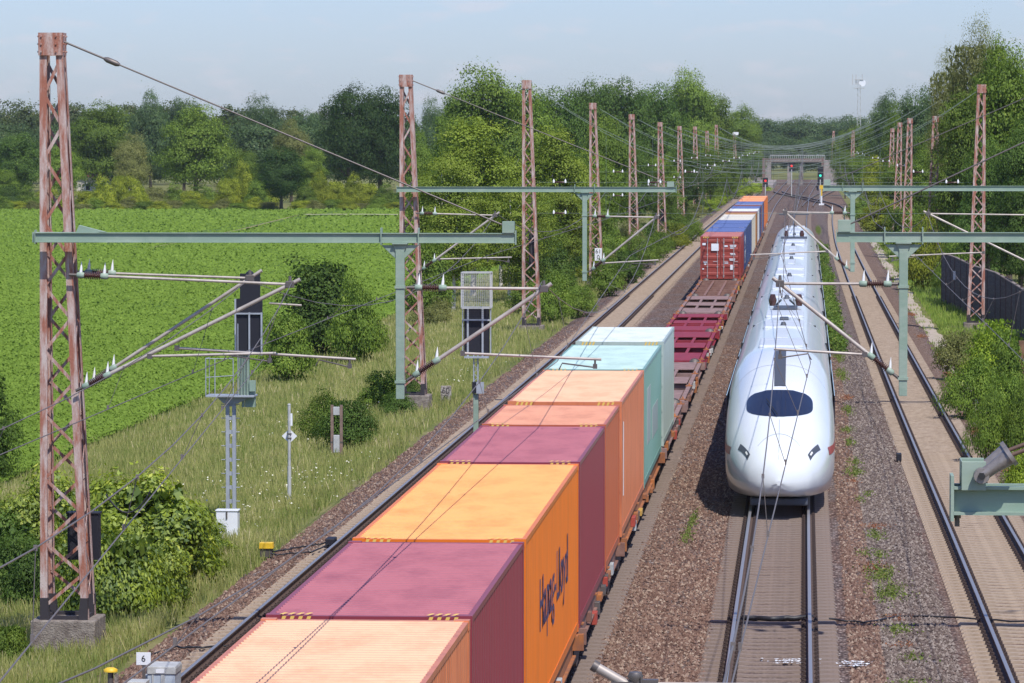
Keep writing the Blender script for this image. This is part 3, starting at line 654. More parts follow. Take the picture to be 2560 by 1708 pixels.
stay(m2r, (-.25,-.3,11.5), (tipx+.05,-.6,BZ_+.3))
Yp = Y-.6
cantilever(m2r, pz(1952,489,Yp), pz(1952,622,Yp), pz(1802,487,Yp), pz(1898,577,Yp), pz(1722,585,Yp), pz(1795,592,Yp), Yp, r=.034, over=.12)
cantilever(m2r, (8.85,6.85), (8.85,4.75), pz(2130,490,Y), pz(2256,579,Y), pz(2040,588,Y), pz(2105,596,Y), Y-.4, r=.034, over=.2)
# ---- row 0, close to the bridge: the right-hand beam end and the cantilever head at the bottom edge
m0r = mast(9.1, 20.6, .2, 11.4, 'lattice mast beside the bridge, outside the frame, that carries the nearest green beam', wb=.95, wt=.44)
Y = 20.0; zc = atz(2270,1146,Y); crossbeam(m0r, atx(2192,Y), 9.3, zc, Y, h=.135, d=.16, posts=(2.0,), zlow=4.7)
W = lambda x, y, yy=20.0: at(x,y,yy)-m0r.location
k = 20/9640; cx = atx(2236,Y)-m0r.location.x; ct = atz(2236,1060,19.85); cb = atz(2236,1127,19.85); y_ = Y-20.6
br = MB(); hw_ = .058
br.box(cx-hw_,cx-hw_+.006,y_-.13,y_+.1,cb,ct).box(cx-hw_,cx+hw_,y_-.13,y_-.124,cb,ct).box(cx-hw_,cx+hw_,y_+.1,y_+.106,cb+.03,ct).box(cx-hw_,cx+hw_,y_-.12,y_+.1,cb+.028,cb+.035)
br.build('tip_bracket', M['green'], m0r, .003)
for yo in (-.17,.13):
    sk = MB()
    p = Vector((cx+.035, y_+yo, (ct+cb)/2+.005)); d = Vector((math.cos(R(35)),0,math.sin(R(35))))
    sk.lathe(p+Vector((0,-.025,0)), p+Vector((0,.025,0)), [(0,.036),(.5,.04),(1,.036)], 14); sk.tube([p, p+d*.07, p+d*.16], [.03,.03,.042], 12); sk.tube([p+d*.155, p+d*.175], .052, 12)
    sk.lathe(p+Vector((0,-.04,0)), p+Vector((0,-.02,0)), [(0,.018),(1,.018)], 6, 1)
    sk.build('rope_socket', [mat('grey_cast_steel', (0.28,0.25,0.23), .45, .4, vscale=30, var=.15), M['ink']], m0r)
for yo in (-.17,.13):
    p = Vector((cx+.035, y_+yo, (ct+cb)/2+.005)); MB().tube([p+d*.17, Vector((-.2, y_+yo, 11.2))], .011, 6).build('stay_rod', mat('brown_rope', (0.12,0.07,0.05), .6), m0r)
bo = MB(); bo.tube([(tx_:=atx(2201,Y)-m0r.location.x, y_, zc-.09), (tx_, y_, zc-.13)], .012, 8); bo.tube([(tx_,y_,zc-.068),(tx_,y_,zc-.09)], .02, 6); bo.build('bolt', M['dtube'], m0r)
hp = at(1490,1568,Y)-m0r.location
g0 = empty('cantilever'); g0.parent = m0r
hz = atz(1700,1569,Y)
pipe(g0, 'diagonal_tube', [at(1363,1528,Y)-m0r.location, at(1440,1572,Y)-m0r.location, Vector((1.9,Y,4.9))-m0r.location], .024, M['tube'], 14)
pipe(g0, 'tube_end', [at(1360,1526,Y)-m0r.location, at(1371,1533,Y)-m0r.location], .0275, M['dtube'], 14)
pipe(g0, 'top_tube', [Vector((atx(1460,Y),Y,hz-.012))-m0r.location, Vector((1.3,Y,hz-.012))-m0r.location], .016, M['tube'], 12)
cl = MB(); c = at(1458,1552,Y)-m0r.location
cl.lathe(c+Vector((0,0,-.09)), c+Vector((0,0,.02)), [(0,.03),(.6,.028),(.8,.04),(1,.03)], 10); cl.cbox(c+Vector((-.06,0,-.035)), (.11,.05,.02)); cl.cbox(c+Vector((.05,0,-.04)), (.12,.05,.05)); cl.tube([c+Vector((.03,-.03,.0)), c+Vector((.03,-.03,-.09))], .007, 6)
cl.build('clamp', M['dtube'], g0)
m0l = mast(-14.2, 20.6, .2, 11.4, 'lattice mast beside the bridge, outside the frame on the left', wb=.95, wt=.44)

# ================================================================== OVERHEAD LINES
def para(z0, z1, sag, n=14):
    return [(t/n, z0+(z1-z0)*t/n-4*sag*(t/n)*(1-t/n)) for t in range(n+1)]
def catenary(label, sup, zt=6.88, zc=5.35, sag=1.05, ndrop=6, jit=0, rr=(.0085,.0085), group='overhead lines above the tracks', cm_='wire'):
    """sup: list of (Y, x_top, x_contact, [zt, zc]); one messenger, one contact wire and droppers"""
    root = empty('overhead_line', (sup[0][1], sup[0][0], 0)); tag(root, label, 'overhead line', group)
    L0 = root.location; mw = []; cw = []; drops = []
    for a, b_ in zip(sup[:-1], sup[1:]):
        ya, yb = a[0], b_[0]; S = (yb-ya)/62; sg = sag*S*S if len(a) < 6 else a[5]
        za, zb = (a[3] if len(a) > 3 else zt), (b_[3] if len(b_) > 3 else zt); ca, cb = (a[4] if len(a) > 4 else zc), (b_[4] if len(b_) > 4 else zc)
        n = 12 if ya < 200 else 6
        for t, z in para(za, zb, sg, n):
            p = Vector((a[1]+(b_[1]-a[1])*t, ya+(yb-ya)*t, z))-L0
            if not mw or (mw[-1]-p).length > .05: mw.append(p)
        for yy, xx, zz in ((ya,a[2],ca),(yb,b_[2],cb)):
            p = Vector((xx,yy,zz))-L0
            if not cw or (cw[-1]-p).length > .05: cw.append(p)
        if ya < 420:
            for q in range(ndrop):
                t = (q+.5)/ndrop; z = za+(zb-za)*t-4*sg*t*(1-t)
                drops.append((Vector((a[1]+(b_[1]-a[1])*t, ya+(yb-ya)*t, z))-L0, Vector((a[2]+(b_[2]-a[2])*t, ya+(yb-ya)*t, ca+(cb-ca)*t))-L0))
    rm = rr[0]
    rs = lambda pts, r: [r*max(1, min(2.2, .6+(p.y+L0.y)/230)) for p in pts]
    MB().tube(mw, rs(mw, rr[0]), 5).build('messenger_wire', M[cm_], root); MB().tube(cw, rs(cw, rr[1]), 5).build('contact_wire', M[cm_], root)
    for a, b_ in drops:
        q = MB(); q.tube([a, b_], .0045*max(1,(a.y+L0.y)/130), 4); q.cbox(b_+Vector((0,0,.03)), (.03,.03,.07)); q.cbox(a, (.03,.03,.05)); q.build('dropper', M['wire'], root)
    return root
fr = [217,283,347,412,475,541,606,671,840]
catenary('overhead line above the pale sleepers at the left, from the bridge into the distance', [(20,-10.6,-10.4),(81,atx(568,81),atx(520,81)),(153,atx(1138,153),atx(1120,153))]+[(y,-10.3,-10.3+(.3 if i%2 else -.3)) for i, y in enumerate(fr)], sag=1.2)
catenary('overhead line crossing over from the left track to the container train near the bridge', [(20,-5.4,-5.25),(81,atx(672,81),-10.5)], sag=1.0)
catenary('overhead line above the container train', [(20,-5.15,-5.5,6.4,5.35),(81-.62,atx(1248,81),atx(1283,81)),(153,atx(1506,153),atx(1445,153))]+[(y,-5.3,-5.3+(.3 if i%2 else -.3)) for i, y in enumerate(fr)], sag=1.3)
catenary('overhead line above the white train', [(20,-.42,-.75),(80.4,atx(1790,80),atx(1862,80)),(152.4,atx(1802,152),atx(1795,152))]+[(y,-.5,-.5+(.3 if i%2 else -.3)) for i, y in enumerate(fr)], sag=.95)
catenary('overhead line above the far right track', [(20,4.5,4.5),(81,4.4,4.2),(153,atx(2130,153),atx(2105,153))]+[(y,3.8,3.8+(.3 if i%2 else -.3)) for i, y in enumerate(fr[:5])], sag=1.0)
# jumper looping between the two left lines
a = at(243,1134,50); b_ = at(345,1128,50)
j = MB().tube([a+(b_-a)*t+Vector((0,0,-4*.24*t*(1-t)*1.0)) for t in np.linspace(0,1,12)], .011, 6)
tag(j.build('jumper_cable', M['cable']), 'black cable looping down between two overhead wires above the meadow', 'cable')
# head spans between the far masts
def headspan(i, Y, xl, xr, ztl, ztr, label):
    root = empty('head_span', ((xl+xr)/2, Y, 0)); tag(root, label, 'head span', 'head spans slung between the far masts'); L0 = root.location; n = 14
    k = max(1, Y/260)
    for zz in (0, .22):
        pts = [Vector((xl+(xr-xl)*t, Y, ztl+(ztr-ztl)*t-4*(min(ztl,ztr)-7.9)*t*(1-t)-zz*4*t*(1-t)))-L0 for t in np.linspace(0,1,n)]
        MB().tube(pts, .010*k, 4).build('span_rope', M['cwire'], root)
    for z_ in (7.35, 5.75):
        MB().tube([Vector((xl,Y,z_))-L0, Vector((xr,Y,z_))-L0], .0065*k, 4).build('cross_wire', M['cwire'], root)
        for xq in ((xl+1.2, xr-1.2, -7.8) if z_ > 6 else (xl+1.2,)):
            q = Vector((xq,Y,z_))-L0; o = MB(); o.lathe(q-Vector((.3,0,0)), q+Vector((.3,0,0)), [(0,.02),(.1,.045),(.9,.045),(1,.02)], 6, 0)
            for s in (-.3,.3): o.lathe(q+Vector((s,0,-.03)), q+Vector((s,0,.17)), [(0,.06),(.5,.06),(1,.01)], 5, 1)
            o.build('insulator', [M['ins'], M['spike']], root)
    for xq in (-10.3,-5.3,-.5,3.8):
        t = (xq-xl)/(xr-xl); z1 = ztl+(ztr-ztl)*t-4*(min(ztl,ztr)-7.9)*t*(1-t)
        MB().tube([Vector((xq,Y,z1))-L0, Vector((xq,Y,5.75))-L0], .006*k, 4).build('hanger', M['cwire'], root)
names = ['first','second','third','fourth','fifth','sixth','seventh','eighth']
for i, Y in enumerate([217,283,347,412,475,541,606,671]):
    m_ = LM[i+2]; zl = atz(*topy[i+2], Y)-.4
    zr = 12.0 if i < 6 else 11.5
    headspan(i, Y, m_.location.x+.25, (8.9 if i < 2 else 9.2)-.2, zl, zr, 'ropes and cross wires of the %s head span counted from the bridge, all four tracks' % names[i])
# ================================================================== SIGNALS, SIGNS, BOXES
def signal_head(root, x, z0, z1, w_, cage=None, name='screen'):
    pass
# signal A with service platform, seen from behind
Y = 108.0; x0 = atx(527,Y); s = empty('signal_post', (x0, Y, 0)); tag(s, 'tall grey signal seen from behind with a railed platform and a black screen', 'signal')
zg = float(hgt(x0, Y)); zp = atz(527,908,Y); zs0 = atz(570,808,Y); zs1 = atz(570,686,Y); zs2 = atz(570,628,Y)
LX = lambda x, y=800: atx(x,Y)-x0
mb = MB()
for dx in (-.075,.095): mb.box(dx-.045,dx+.045,-.06,.06,zg,zp-.02)
for k in range(12):
    z = zg+.3+k*.36
    if z < zp-.2: mb.tube([(-.24,0,z),(.24,0,z)],.013,6); mb.box(-.04,.06,-.03,.03,z-.05,z+.05)
mb.build('ladder_mast', M['grey'], s)
mb = MB(); mb.box(LX(474),LX(585),-.35,.4,zp-.02,zp+.02); mb.prism([(LX(512),zp-.2),(LX(545),zp-.2),(LX(575),zp-.02),(LX(495),zp-.02)],'y',-.1,.1); mb.build('platform', M['grey'], s)
mb = MB(); zr = atz(500,822,Y)
for xx in (474,495,537,548): mb.tube([(LX(xx),-.3,zp),(LX(xx),-.3,zr if xx < 540 else atz(0,740,Y))],.014,6)
mb.tube([(LX(474),-.3,(zr+zp)/2),(LX(537),-.3,(zr+zp)/2+.05)],.012,6); mb.tube([(LX(474),-.3,zr),(LX(537),-.3,zr)],.012,6)
mb.tube([(LX(474),.35,zp),(LX(474),.35,zr),(LX(474),-.3,zr)],.012,6)
mb.build('railing', M['grey'], s)
mb = MB(); mb.box(LX(539),LX(601),-.05,.04,zs0,zs1); mb.box(LX(550),LX(596),-.05,.04,zs1-.0,zs2); mb.build('screen', M['black'], s)
mb = MB()
for xx in (540,572,600): mb.box(LX(xx)-.02,LX(xx)+.02,-.12,-.06,zs0-.08,zs1-.35 if xx != 540 else zs1)
mb.box(LX(538),LX(602),-.11,-.055,zs1-.40,zs1-.36); mb.box(LX(538),LX(602),-.11,-.055,zs0-.06,zs0); mb.build('screen_frame', M['grey'], s)
mb = MB(); mb.box(LX(548),LX(570),-.06,.1,zp,zs0); mb.box(LX(560),LX(583),.0,.2,zp-.3,zp+.2); mb.box(LX(572),LX(586),-.12,-.02,zp+.12,zp+.4); mb.tube([(LX(556),0,zp-.3),(LX(556),0,zs0)],.04,8); mb.build('equipment_box', M['green'], s)
mb = MB()
for q in range(4): mb.tube([(LX(545+q*7),-.14,zp),(LX(548+q*6),-.13,zs0)],.008,5)
mb.build('cables', M['cable'], s)
for z in (zs0+.05,zs1-.05,zs2-.05): MB().lathe((LX(570),.04,z),(LX(570),.22,z),[(0,.1),(1,.12)],12).build('lamp_hood', M['black'], s)
# signal B between the two left tracks
Y = 99.0; x0 = atx(1092,Y); s = empty('signal_post', (x0, Y, 0)); tag(s, 'signal with a wire cage on top of its black screen, standing between the left tracks', 'signal')
LX = lambda x: atx(x,Y)-x0
zs0 = atz(0,808,Y); zs1 = atz(0,703,Y); zs2 = atz(0,623,Y)
MB().box(-.06,.06,-.06,.06,-.3,atz(0,900,Y)).build('lower_post', M['green'], s, .008)
mb = MB()
for dx in (-.05,.05):
    for dy in (-.05,.05): mb.box(dx-.012,dx+.012,dy-.012,dy+.012,atz(0,905,Y),zs0)
for k in range(9):
    z = atz(0,900,Y)+k*.1; q = 1 if k%2 else -1; mb.bar((-.05*q,-.055,z),(.05*q,-.055,z+.1),.012,.008,0); mb.bar((.055,-.05*q,z),(.055,.05*q,z+.1),.012,.008,0,(1,0,0))
mb.build('lattice_post', M['grey'], s)
MB().box(LX(1084),LX(1099),-.12,.1,atz(0,898,Y),atz(0,872,Y)).build('lamp_box', M['black'], s); MB().box(.02,.2,-.15,-.09,atz(0,898,Y),atz(0,872,Y)).build('small_plate', M['grey'], s)
MB().box(LX(1065),LX(1123),-.04,.05,zs0,zs1).build('screen', M['black'], s)
mb = MB()
for xx in (1074,1108): mb.box(LX(xx)-.022,LX(xx)+.022,-.1,-.05,zs0-.08,zs1)
for xx in (1062,1126): mb.box(LX(xx)-.01,LX(xx)+.01,-.1,.06,zs0,zs1)
mb.box(LX(1061),LX(1127),-.105,-.05,atz(0,731,Y)-.02,atz(0,731,Y)+.02); mb.box(LX(1066),LX(1122),-.15,.1,zs0-.1,zs0-.06); mb.build('screen_frame', M['grey'], s)
cg = MB(); xa, xb = LX(1061), LX(1127)-.14; ya, yb = -.3,.3
for xx in (xa, xb+.14):
    for yy in (ya, yb): cg.box(xx-.012,xx+.012,yy-.012,yy+.012,zs1,zs2)
for z in (zs1,zs2):
    cg.box(xa,xb+.14,ya-.012,ya+.012,z-.015,z+.015); cg.box(xa,xb+.14,yb-.012,yb+.012,z-.015,z+.015)
    for xx in (xa,xb+.14): cg.box(xx-.012,xx+.012,ya,yb,z-.015,z+.015)
st = .045
for yy in (ya, yb):
    for k in range(1,int((xb+.14-xa)/st)): cg.bar((xa+k*st,yy,zs1),(xa+k*st,yy,zs2),.005,.005)
    for k in range(1,int((zs2-zs1)/st)): cg.bar((xa,yy,zs1+k*st),(xb+.14,yy,zs1+k*st),.005,.005)
for k in range(1,int(.6/st)):
    for xx in (xa,xb+.14): cg.bar((xx,ya+k*st,zs1),(xx,ya+k*st,zs2),.005,.005)
    cg.bar((xa,ya+k*st,zs2),(xb+.14,ya+k*st,zs2),.006,.006)
cg.build('wire_cage', M['lgrey'], s)
for z in (zs0+.3,zs1-.2): MB().lathe((0,.05,z),(0,.22,z),[(0,.1),(1,.12)],12).build('lamp_hood', M['black'], s)
# white cabinet below signal A
Y = 104.0; x = atx(520,Y); z = float(hgt(x,Y)); c = empty('trackside_cabinet', (x,Y,z)); tag(c, 'white trackside cabinet half hidden by leaves below the railed signal', 'cabinet')
zt = atz(0,1166,Y)-z
MB().box(-.27,.27,-.2,.2,-.1,zt-.03).build('body', M['white'], c, .01); MB().box(-.29,.29,-.22,.22,zt-.03,zt).build('lid', M['white'], c, .006)
MB().box(-.018,.018,-.225,-.2,zt-.22,zt-.04).build('latch', M['dtube'], c)
# sign post with a diamond plate
Y = 113.5; x = atx(662,Y); z = float(hgt(x,Y)); c = empty('sign_post', (x,Y,z)); tag(c, 'slim grey pole with the back of a diamond-shaped plate, in the meadow', 'sign')
h = atz(0,926,Y)-z
MB().lathe((0,0,-.1),(0,0,1.1),[(0,.055),(1,.052)],10).lathe((0,0,1.1),(0,0,h),[(0,.042),(1,.042)],10).lathe((0,0,h),(0,0,h+.03),[(0,.05),(1,.03)],10).build('pole', M['lgrey'], c)
zd = atz(0,998,Y)-z
MB().prism([(-.21,zd),(0,zd-.2),(.21,zd),(0,zd+.2)],'y',.05,.06).build('diamond_plate', M['white'], c)
for q in (-.05,.07): MB().box(-.06,.06,-.05,.05,zd+q-.015,zd+q+.015).build('clamp', M['dtube'], c)
MB().box(.03,.09,-.01,.005,zd+.28,zd+.62).build('side_plate', M['white'], c, .01)
# two-post bracket with small boxes
Y = 131.0; x = atx(771,Y); z = float(hgt(x,Y)); c = empty('post_frame', (x,Y,z)); tag(c, 'pair of short brown posts holding a grey box in front of a dark bush', 'post frame')
h = atz(0,926,Y)-z
for xx in (-.14,.15): MB().box(xx-.045,xx+.045,-.04,.04,-.1,h).build('post', mat('brown_wood', (0.22,0.15,0.12), .8, vscale=6, var=.2), c, .005)
MB().box(-.1,.1,-.06,.02,h-.32,h-.06).build('top_box', M['lgrey'], c, .01); MB().box(-.09,.1,-.1,.03,.2,.75).build('lower_box', M['lgrey'], c, .01); MB().box(-.19,.2,-.045,-.03,.5,.55).build('strap', M['dtube'], c)
# concrete milestone
Y = 158.0; x = atx(1023,Y); z = float(hgt(x,Y)); c = MB().box(-.2,.2,-.1,.1,-.15,.66).build('milestone', mat('lichen_concrete', (0.46,0.42,0.37), .95, vscale=9, col2=(0.17,0.14,0.12), bump=.8, bscale=30, thr=(.45,.6)), None, .03); c.location = (x,Y,z)
tag(c, 'small weathered concrete milestone in the grass beside the ballast', 'milestone')
text('number', '60', .3, M['rustd'], c, (0,-.101,.47), (R(90),0,0), .001); text('number', '9', .3, M['rustd'], c, (0,-.101,.2), (R(90),0,0), .001)
# concrete block by mast 4
Y = 270.0; x = atx(1337,Y); c = MB().box(-.3,.3,-.3,.3,-.2,.35).build('concrete_block', M['conc'], None, .02); c.location = (x,Y,-.4); tag(c, 'low concrete block in the weeds left of the hanging green post, beyond the milestone', 'block')
# yellow cable box
Y = 98.5; x = atx(609,Y); z = atz(609,1268,Y); c = empty('cable_box', (x,Y,z)); tag(c, 'yellow-topped cable box at the ballast edge with two black cables', 'cable box')
MB().prism([(-.17,.1),(.17,.1),(.155,.24),(-.155,.24)],'y',-.14,.14).build('lid', M['yellow'], c, .008); MB().box(-.14,.14,-.1,.1,-.1,.1).build('body', M['dtube'], c)
def gcable(pts, r, label, seed=0):
    P = [Vector(p) for p in pts]; rr = random.Random(seed); out = []
    for a, b_ in zip(P[:-1], P[1:]):
        for k in range(6): q = a.lerp(b_, k/6); out.append(q+Vector((rr.uniform(-.01,.01),rr.uniform(-.09,.09),rr.uniform(0,.015))))
    out.append(P[-1]); return tag(MB().tube(out, r, 6).build('cable', M['cable']), label, 'cable')
zb_ = -.19
gcable([(x+.15,98.4,z+.02),(-12.4,98.9,-.17),(-12.0,99.6,-.14),(-11.6,100.2,-.13),(-11.35,100.2,-.05)], .022, 'upper of two black cables from the yellow box to the rail')
gcable([(x+.15,98.2,z),(-12.4,98.0,-.19),(-12.0,98.2,-.15),(-11.6,98.0,-.12),(-11.35,99.9,-.08)], .02, 'lower of two black cables from the yellow box to the rail', 3)
c = MB().box(-11.46,-11.24,99.7,100.3,-.17,.05).build('rail_contact_box', M['black'], None, .02); tag(c, 'black contact box clamped to the outer rail of the left track', 'rail contact')
c = MB().box(3.0,3.16,128.2,128.6,-.2,.03).build('rail_contact_box', M['black'], None, .02); tag(c, 'small black box fixed beside the left rail of the right track', 'rail contact'); c.location.x = -.22
gcable([(-12.6,79.3,-.3),(-12.1,80,-.17),(-11.7,79.6,-.14),(-11.2,79.9,-.14),(-10.2,79.6,-.16)], .022, 'black cable across the ballast near the white number 6 sign', 5)
gcable([(-1.25,85.7,-.17),(-.6,85.5,-.17),(.2,85.9,-.17)], .055, 'thick black duct lying across the empty middle track', 6)
gcable([(.5,85.6,-.16),(1.2,85.2,-.2),(1.9,86.6,-.22),(2.9,86.2,-.18),(4.4,85.2,-.16),(5.9,85.6,-.2)], .02, 'thin black cable crossing the ballast to the far right track', 7)
gcable([(5.3,113.5,-.15),(5.8,113,-.2),(6.3,113.4,-.24),(6.9,112.6,-.24)], .03, 'black cable lying from the right track over the path', 8)
# number sign 6
Y = 71.0; x = atx(325,Y); z = float(hgt(x,Y)); c = empty('number_sign', (x,Y,z)); tag(c, 'white board with the number 6 on a grey post', 'sign')
zt, zl = atz(0,1494,Y)-z, atz(0,1523,Y)-z
bd = MB().box(-.125,.125,-.04,-.03,zl,zt).build('board', M['white'], c, .003); text('number', '6', (zt-zl)*.72, M['ink'], bd, (0,-.045,(zt+zl)/2), (R(90),0,0), .001)
MB().box(-.025,.025,-.03,.03,-.2,zl+.02).build('post', M['dtube'], c)
# point machine
Y = 71.5; x = atx(372,Y); z = -.3; c = empty('point_machine', (x,Y,z)); tag(c, 'grey point machine box with a small white label at the bottom left', 'point machine')
zt = atz(0,1521,Y)-z
MB().prism([(-.24,.0),(.24,.0),(.24,zt-.13),(-.24,zt-.13)],'y',-.35,.35).build('case', mat('bluish_grey', (0.40,0.46,0.53), .5, vscale=6, var=.1), c, .012)
MB().prism([(-.255,zt-.13),(.255,zt-.13),(.255,zt-.04),(.235,zt),(-.235,zt),(-.255,zt-.04)],'y',-.37,.37).build('lid', M['lgrey'], c, .01)
MB().box(-.09,.06,-.379,-.371,zt-.11,zt-.04).build('label_plate', M['white'], c)
for xx in (-.16,0,.03): MB().box(xx,xx+.03,-.37,-.35,.05,zt-.14).build('bracket', M['lgrey'], c)
MB().box(-.34,-.24,-.2,.1,.1,zt-.18).build('side_box', M['lgrey'], c, .01)
mb = MB(); mb.box(.27,1.2,-.32,-.2,.1,.16).box(.27,1.2,-.05,.02,.1,.16); mb.build('drive_rod', M['railside'], c)
MB().tube([(.6,-.4,.2),(.8,-.42,.27),(1.0,-.4,.22),(.75,-.42,.2)],.012,6).build('orange_cable', mat('orange_rubber',(0.75,0.13,0.02),.5), c)
for (px_, py_, Yb, lb) in ((248,1530,70.0,'small yellow-capped post at the bottom left corner of the meadow'), (312,1552,69.5,'yellow-topped concrete box beside the point machine')):
    x = atx(px_,Yb); z = float(hgt(x,Yb)); c = empty('marker_box', (x,Yb,z)); tag(c, lb, 'marker'); zt = atz(0,py_,Yb)-z
    if px_ < 300:
        MB().lathe((0,0,-.1),(0,0,zt-.06),[(0,.05),(1,.05)],8).build('post', M['dtube'], c); MB().lathe((0,0,zt-.07),(0,0,zt),[(0,.12),(.6,.12),(1,.06)],12).build('cap', M['yellow'], c); MB().box(.07,.13,-.04,.04,-.1,zt-.1).build('side_post', M['conc'], c)
    else:
        MB().box(-.16,.16,-.2,.2,-.1,zt-.05).build('body', M['lgrey'], c, .01); MB().box(-.2,.12,-.36,-.05,-.1,zt-.13).build('cap', M['yellow'], c, .01)
# bits of litter
for (px_, py_, lb) in ((805,1086,'white scrap of paper at the meadow edge'),(1139,1006,'white scrap beside the signal foot in the ballast')):
    Yb = 9640*9.95/(py_-317); x = atx(px_,Yb); c = MB().add([(-.06,-.03,0),(.05,-.05,.03),(.07,.04,.0),(.0,.02,.07),(-.05,.05,.02)],[(0,1,3),(1,2,3),(3,2,4),(0,3,4)]).build('paper_scrap', M['white']); c.location = (x,Yb,float(hgt(x,Yb))+.06); tag(c, lb, 'litter')
# white lime marks on the sleepers of the empty track
for k, (xx, yy, w1) in enumerate(((-.2,78.7,.5),(.95,78.4,.25))):
    r = np.random.default_rng(k); P = np.stack([xx+r.normal(0,w1*.5,160), yy+np.round(r.uniform(-1,1,160))*.3+r.normal(0,.05,160), np.full(160,-.175)],-1)
    vs, fs = leaf_quads(r, P, np.tile([0,0,1.],(160,1)), .05, 1, .15); o = link('lime_spill', npmesh('lime_spill', vs, fs, M['white'], None)); tag(o, ['white lime spill between the rails of the empty track','white lime spill on the ballast right of the empty track'][k], 'spill', kind='stuff')
# rusty post at the right edge
Y = 150.0; x = atx(2347,Y); z = float(hgt(x,Y)); c = empty('steel_post', (x,Y,z)); tag(c, 'rusty brown steel post on a concrete foot at the right edge', 'post')
MB().box(-.1,.1,-.1,.1,0,2.7).build('post', mat('brown_steel', (0.20,0.11,0.065), .8, vscale=5, var=.25), c, .01); MB().box(-.3,.3,-.3,.3,-.4,.45).build('foundation', M['conc'], c, .02)
# short red posts in the right verge
for k, (px_, y0_, y1_, Yb) in enumerate(((1998,470,512,560),(2365,0,0,200))[:1]):
    x = atx(px_,Yb); c = MB().box(-.22,.22,-.1,.1,atz(0,y1_,Yb),atz(0,y0_,Yb)).build('red_post', mat('red_lead',(0.5,0.12,0.08),.7), None, .02); c.location = (x,Yb,0); tag(c, 'short red steel post where the right track bends', 'post')
# noise barrier
wp = [(8.15,252),(8.6,243),(9.2,232),(9.9,220),(10.25,210),(10.45,200),(10.7,190),(11.2,175),(12,160)]
wr_ = empty('noise_barrier', (8.15,252,0)); tag(wr_, 'dark brown noise barrier of boards and posts curving along the right verge', 'noise barrier')
bmw = mat('dark_boards', (0.030,0.027,0.030), .8, vscale=2.5, col2=(0.075,0.068,0.07), mscale=(1,.4,3), bump=.3, thr=(.45,.75))
tops = [2.75,2.75,2.6,2.6,2.45,2.35,2.3,2.2,2.2]
for i in range(len(wp)-1):
    (xa,ya),(xb,yb) = wp[i], wp[i+1]; za, zb2 = tops[i], tops[i+1]; a = Vector((xa-8.15,ya-252,0)); b_ = Vector((xb-8.15,yb-252,0)); ns = 3
    for k in range(ns):
        p = a.lerp(b_,k/ns); q = a.lerp(b_,(k+1)/ns); d = (q-p).normalized(); nrm = Vector((d.y,-d.x,0)); mb = MB(); nb = 12
        for j in range(nb):
            z0 = -.4+(za+.4)*j/nb; z1 = -.4+(za+.4)*(j+.93)/nb
            vs = [p+d*.06, q-d*.06]; o1 = nrm*.03
            mb.add([vs[0]+o1+Vector((0,0,z0)),vs[1]+o1+Vector((0,0,z0)),vs[1]-o1+Vector((0,0,z0)),vs[0]-o1+Vector((0,0,z0)),vs[0]+o1*.6+Vector((0,0,z1)),vs[1]+o1*.6+Vector((0,0,z1)),vs[1]-o1+Vector((0,0,z1)),vs[0]-o1+Vector((0,0,z1))],[(0,3,2,1),(4,5,6,7),(0,1,5,4),(1,2,6,5),(2,3,7,6),(3,0,4,7)])
        mb.build('panel', bmw, wr_)
        MB().tube([p+Vector((0,0,-.5)), p+Vector((0,0,za+.06))], .07, 4).build('post', mat('barrier_post',(0.07,0.045,0.045),.7), wr_)
    MB().bar(a+Vector((0,0,za+.03)), b_+Vector((0,0,zb2+.03)), .16, .05, 0, (0,0,1)).build('coping', mat('barrier_coping',(0.22,0.18,0.15),.8), wr_)
c = MB().box(-.07,.07,-.02,.02,-.25,.25).build('white_plate', M['white'], wr_); c.location = (.38,-9.5,1.75)
# road bridge far away
Y = 900.0; c = empty('road_bridge', (atx(1830,Y),Y,0)); tag(c, 'pale concrete road bridge spanning the tracks in the distance', 'bridge')
zt, zb2 = atz(0,355,Y), atz(0,371,Y); x0_, x1_ = atx(1768,Y)-c.location.x, atx(1893,Y)-c.location.x
cm2 = mat('bridge_concrete', (0.30,0.26,0.235), .9, vscale=1.2, var=.2)
MB().box(x0_,x1_,-4,4,zb2+.1,zb2+.65).build('deck', cm2, c); MB().box(x0_+.3,x1_-.3,-3.5,3.5,zb2-.35,zb2+.1).build('girders', M['black'], c)
mb = MB(); mb.box(x0_,x1_,-4.05,-3.95,zt-.12,zt)
for k in range(28): xx = x0_+(x1_-x0_)*k/27; mb.box(xx-.05,xx+.05,-4.05,-3.95,zb2+.65,zt-.12)
mb.build('railing', M['lgrey'], c)
for xx in (x0_+4,x1_-5): MB().box(xx-.35,xx+.35,-3.4,3.4,-3.2,zb2-.35).build('pier', cm2, c)
MB().box(x0_-3,x0_+.2,-5,5,-3.2,zb2+.4).build('abutment', cm2, c); MB().box(x1_-.2,x1_+3,-5,5,-3.2,zb2+.4).build('abutment', cm2, c)
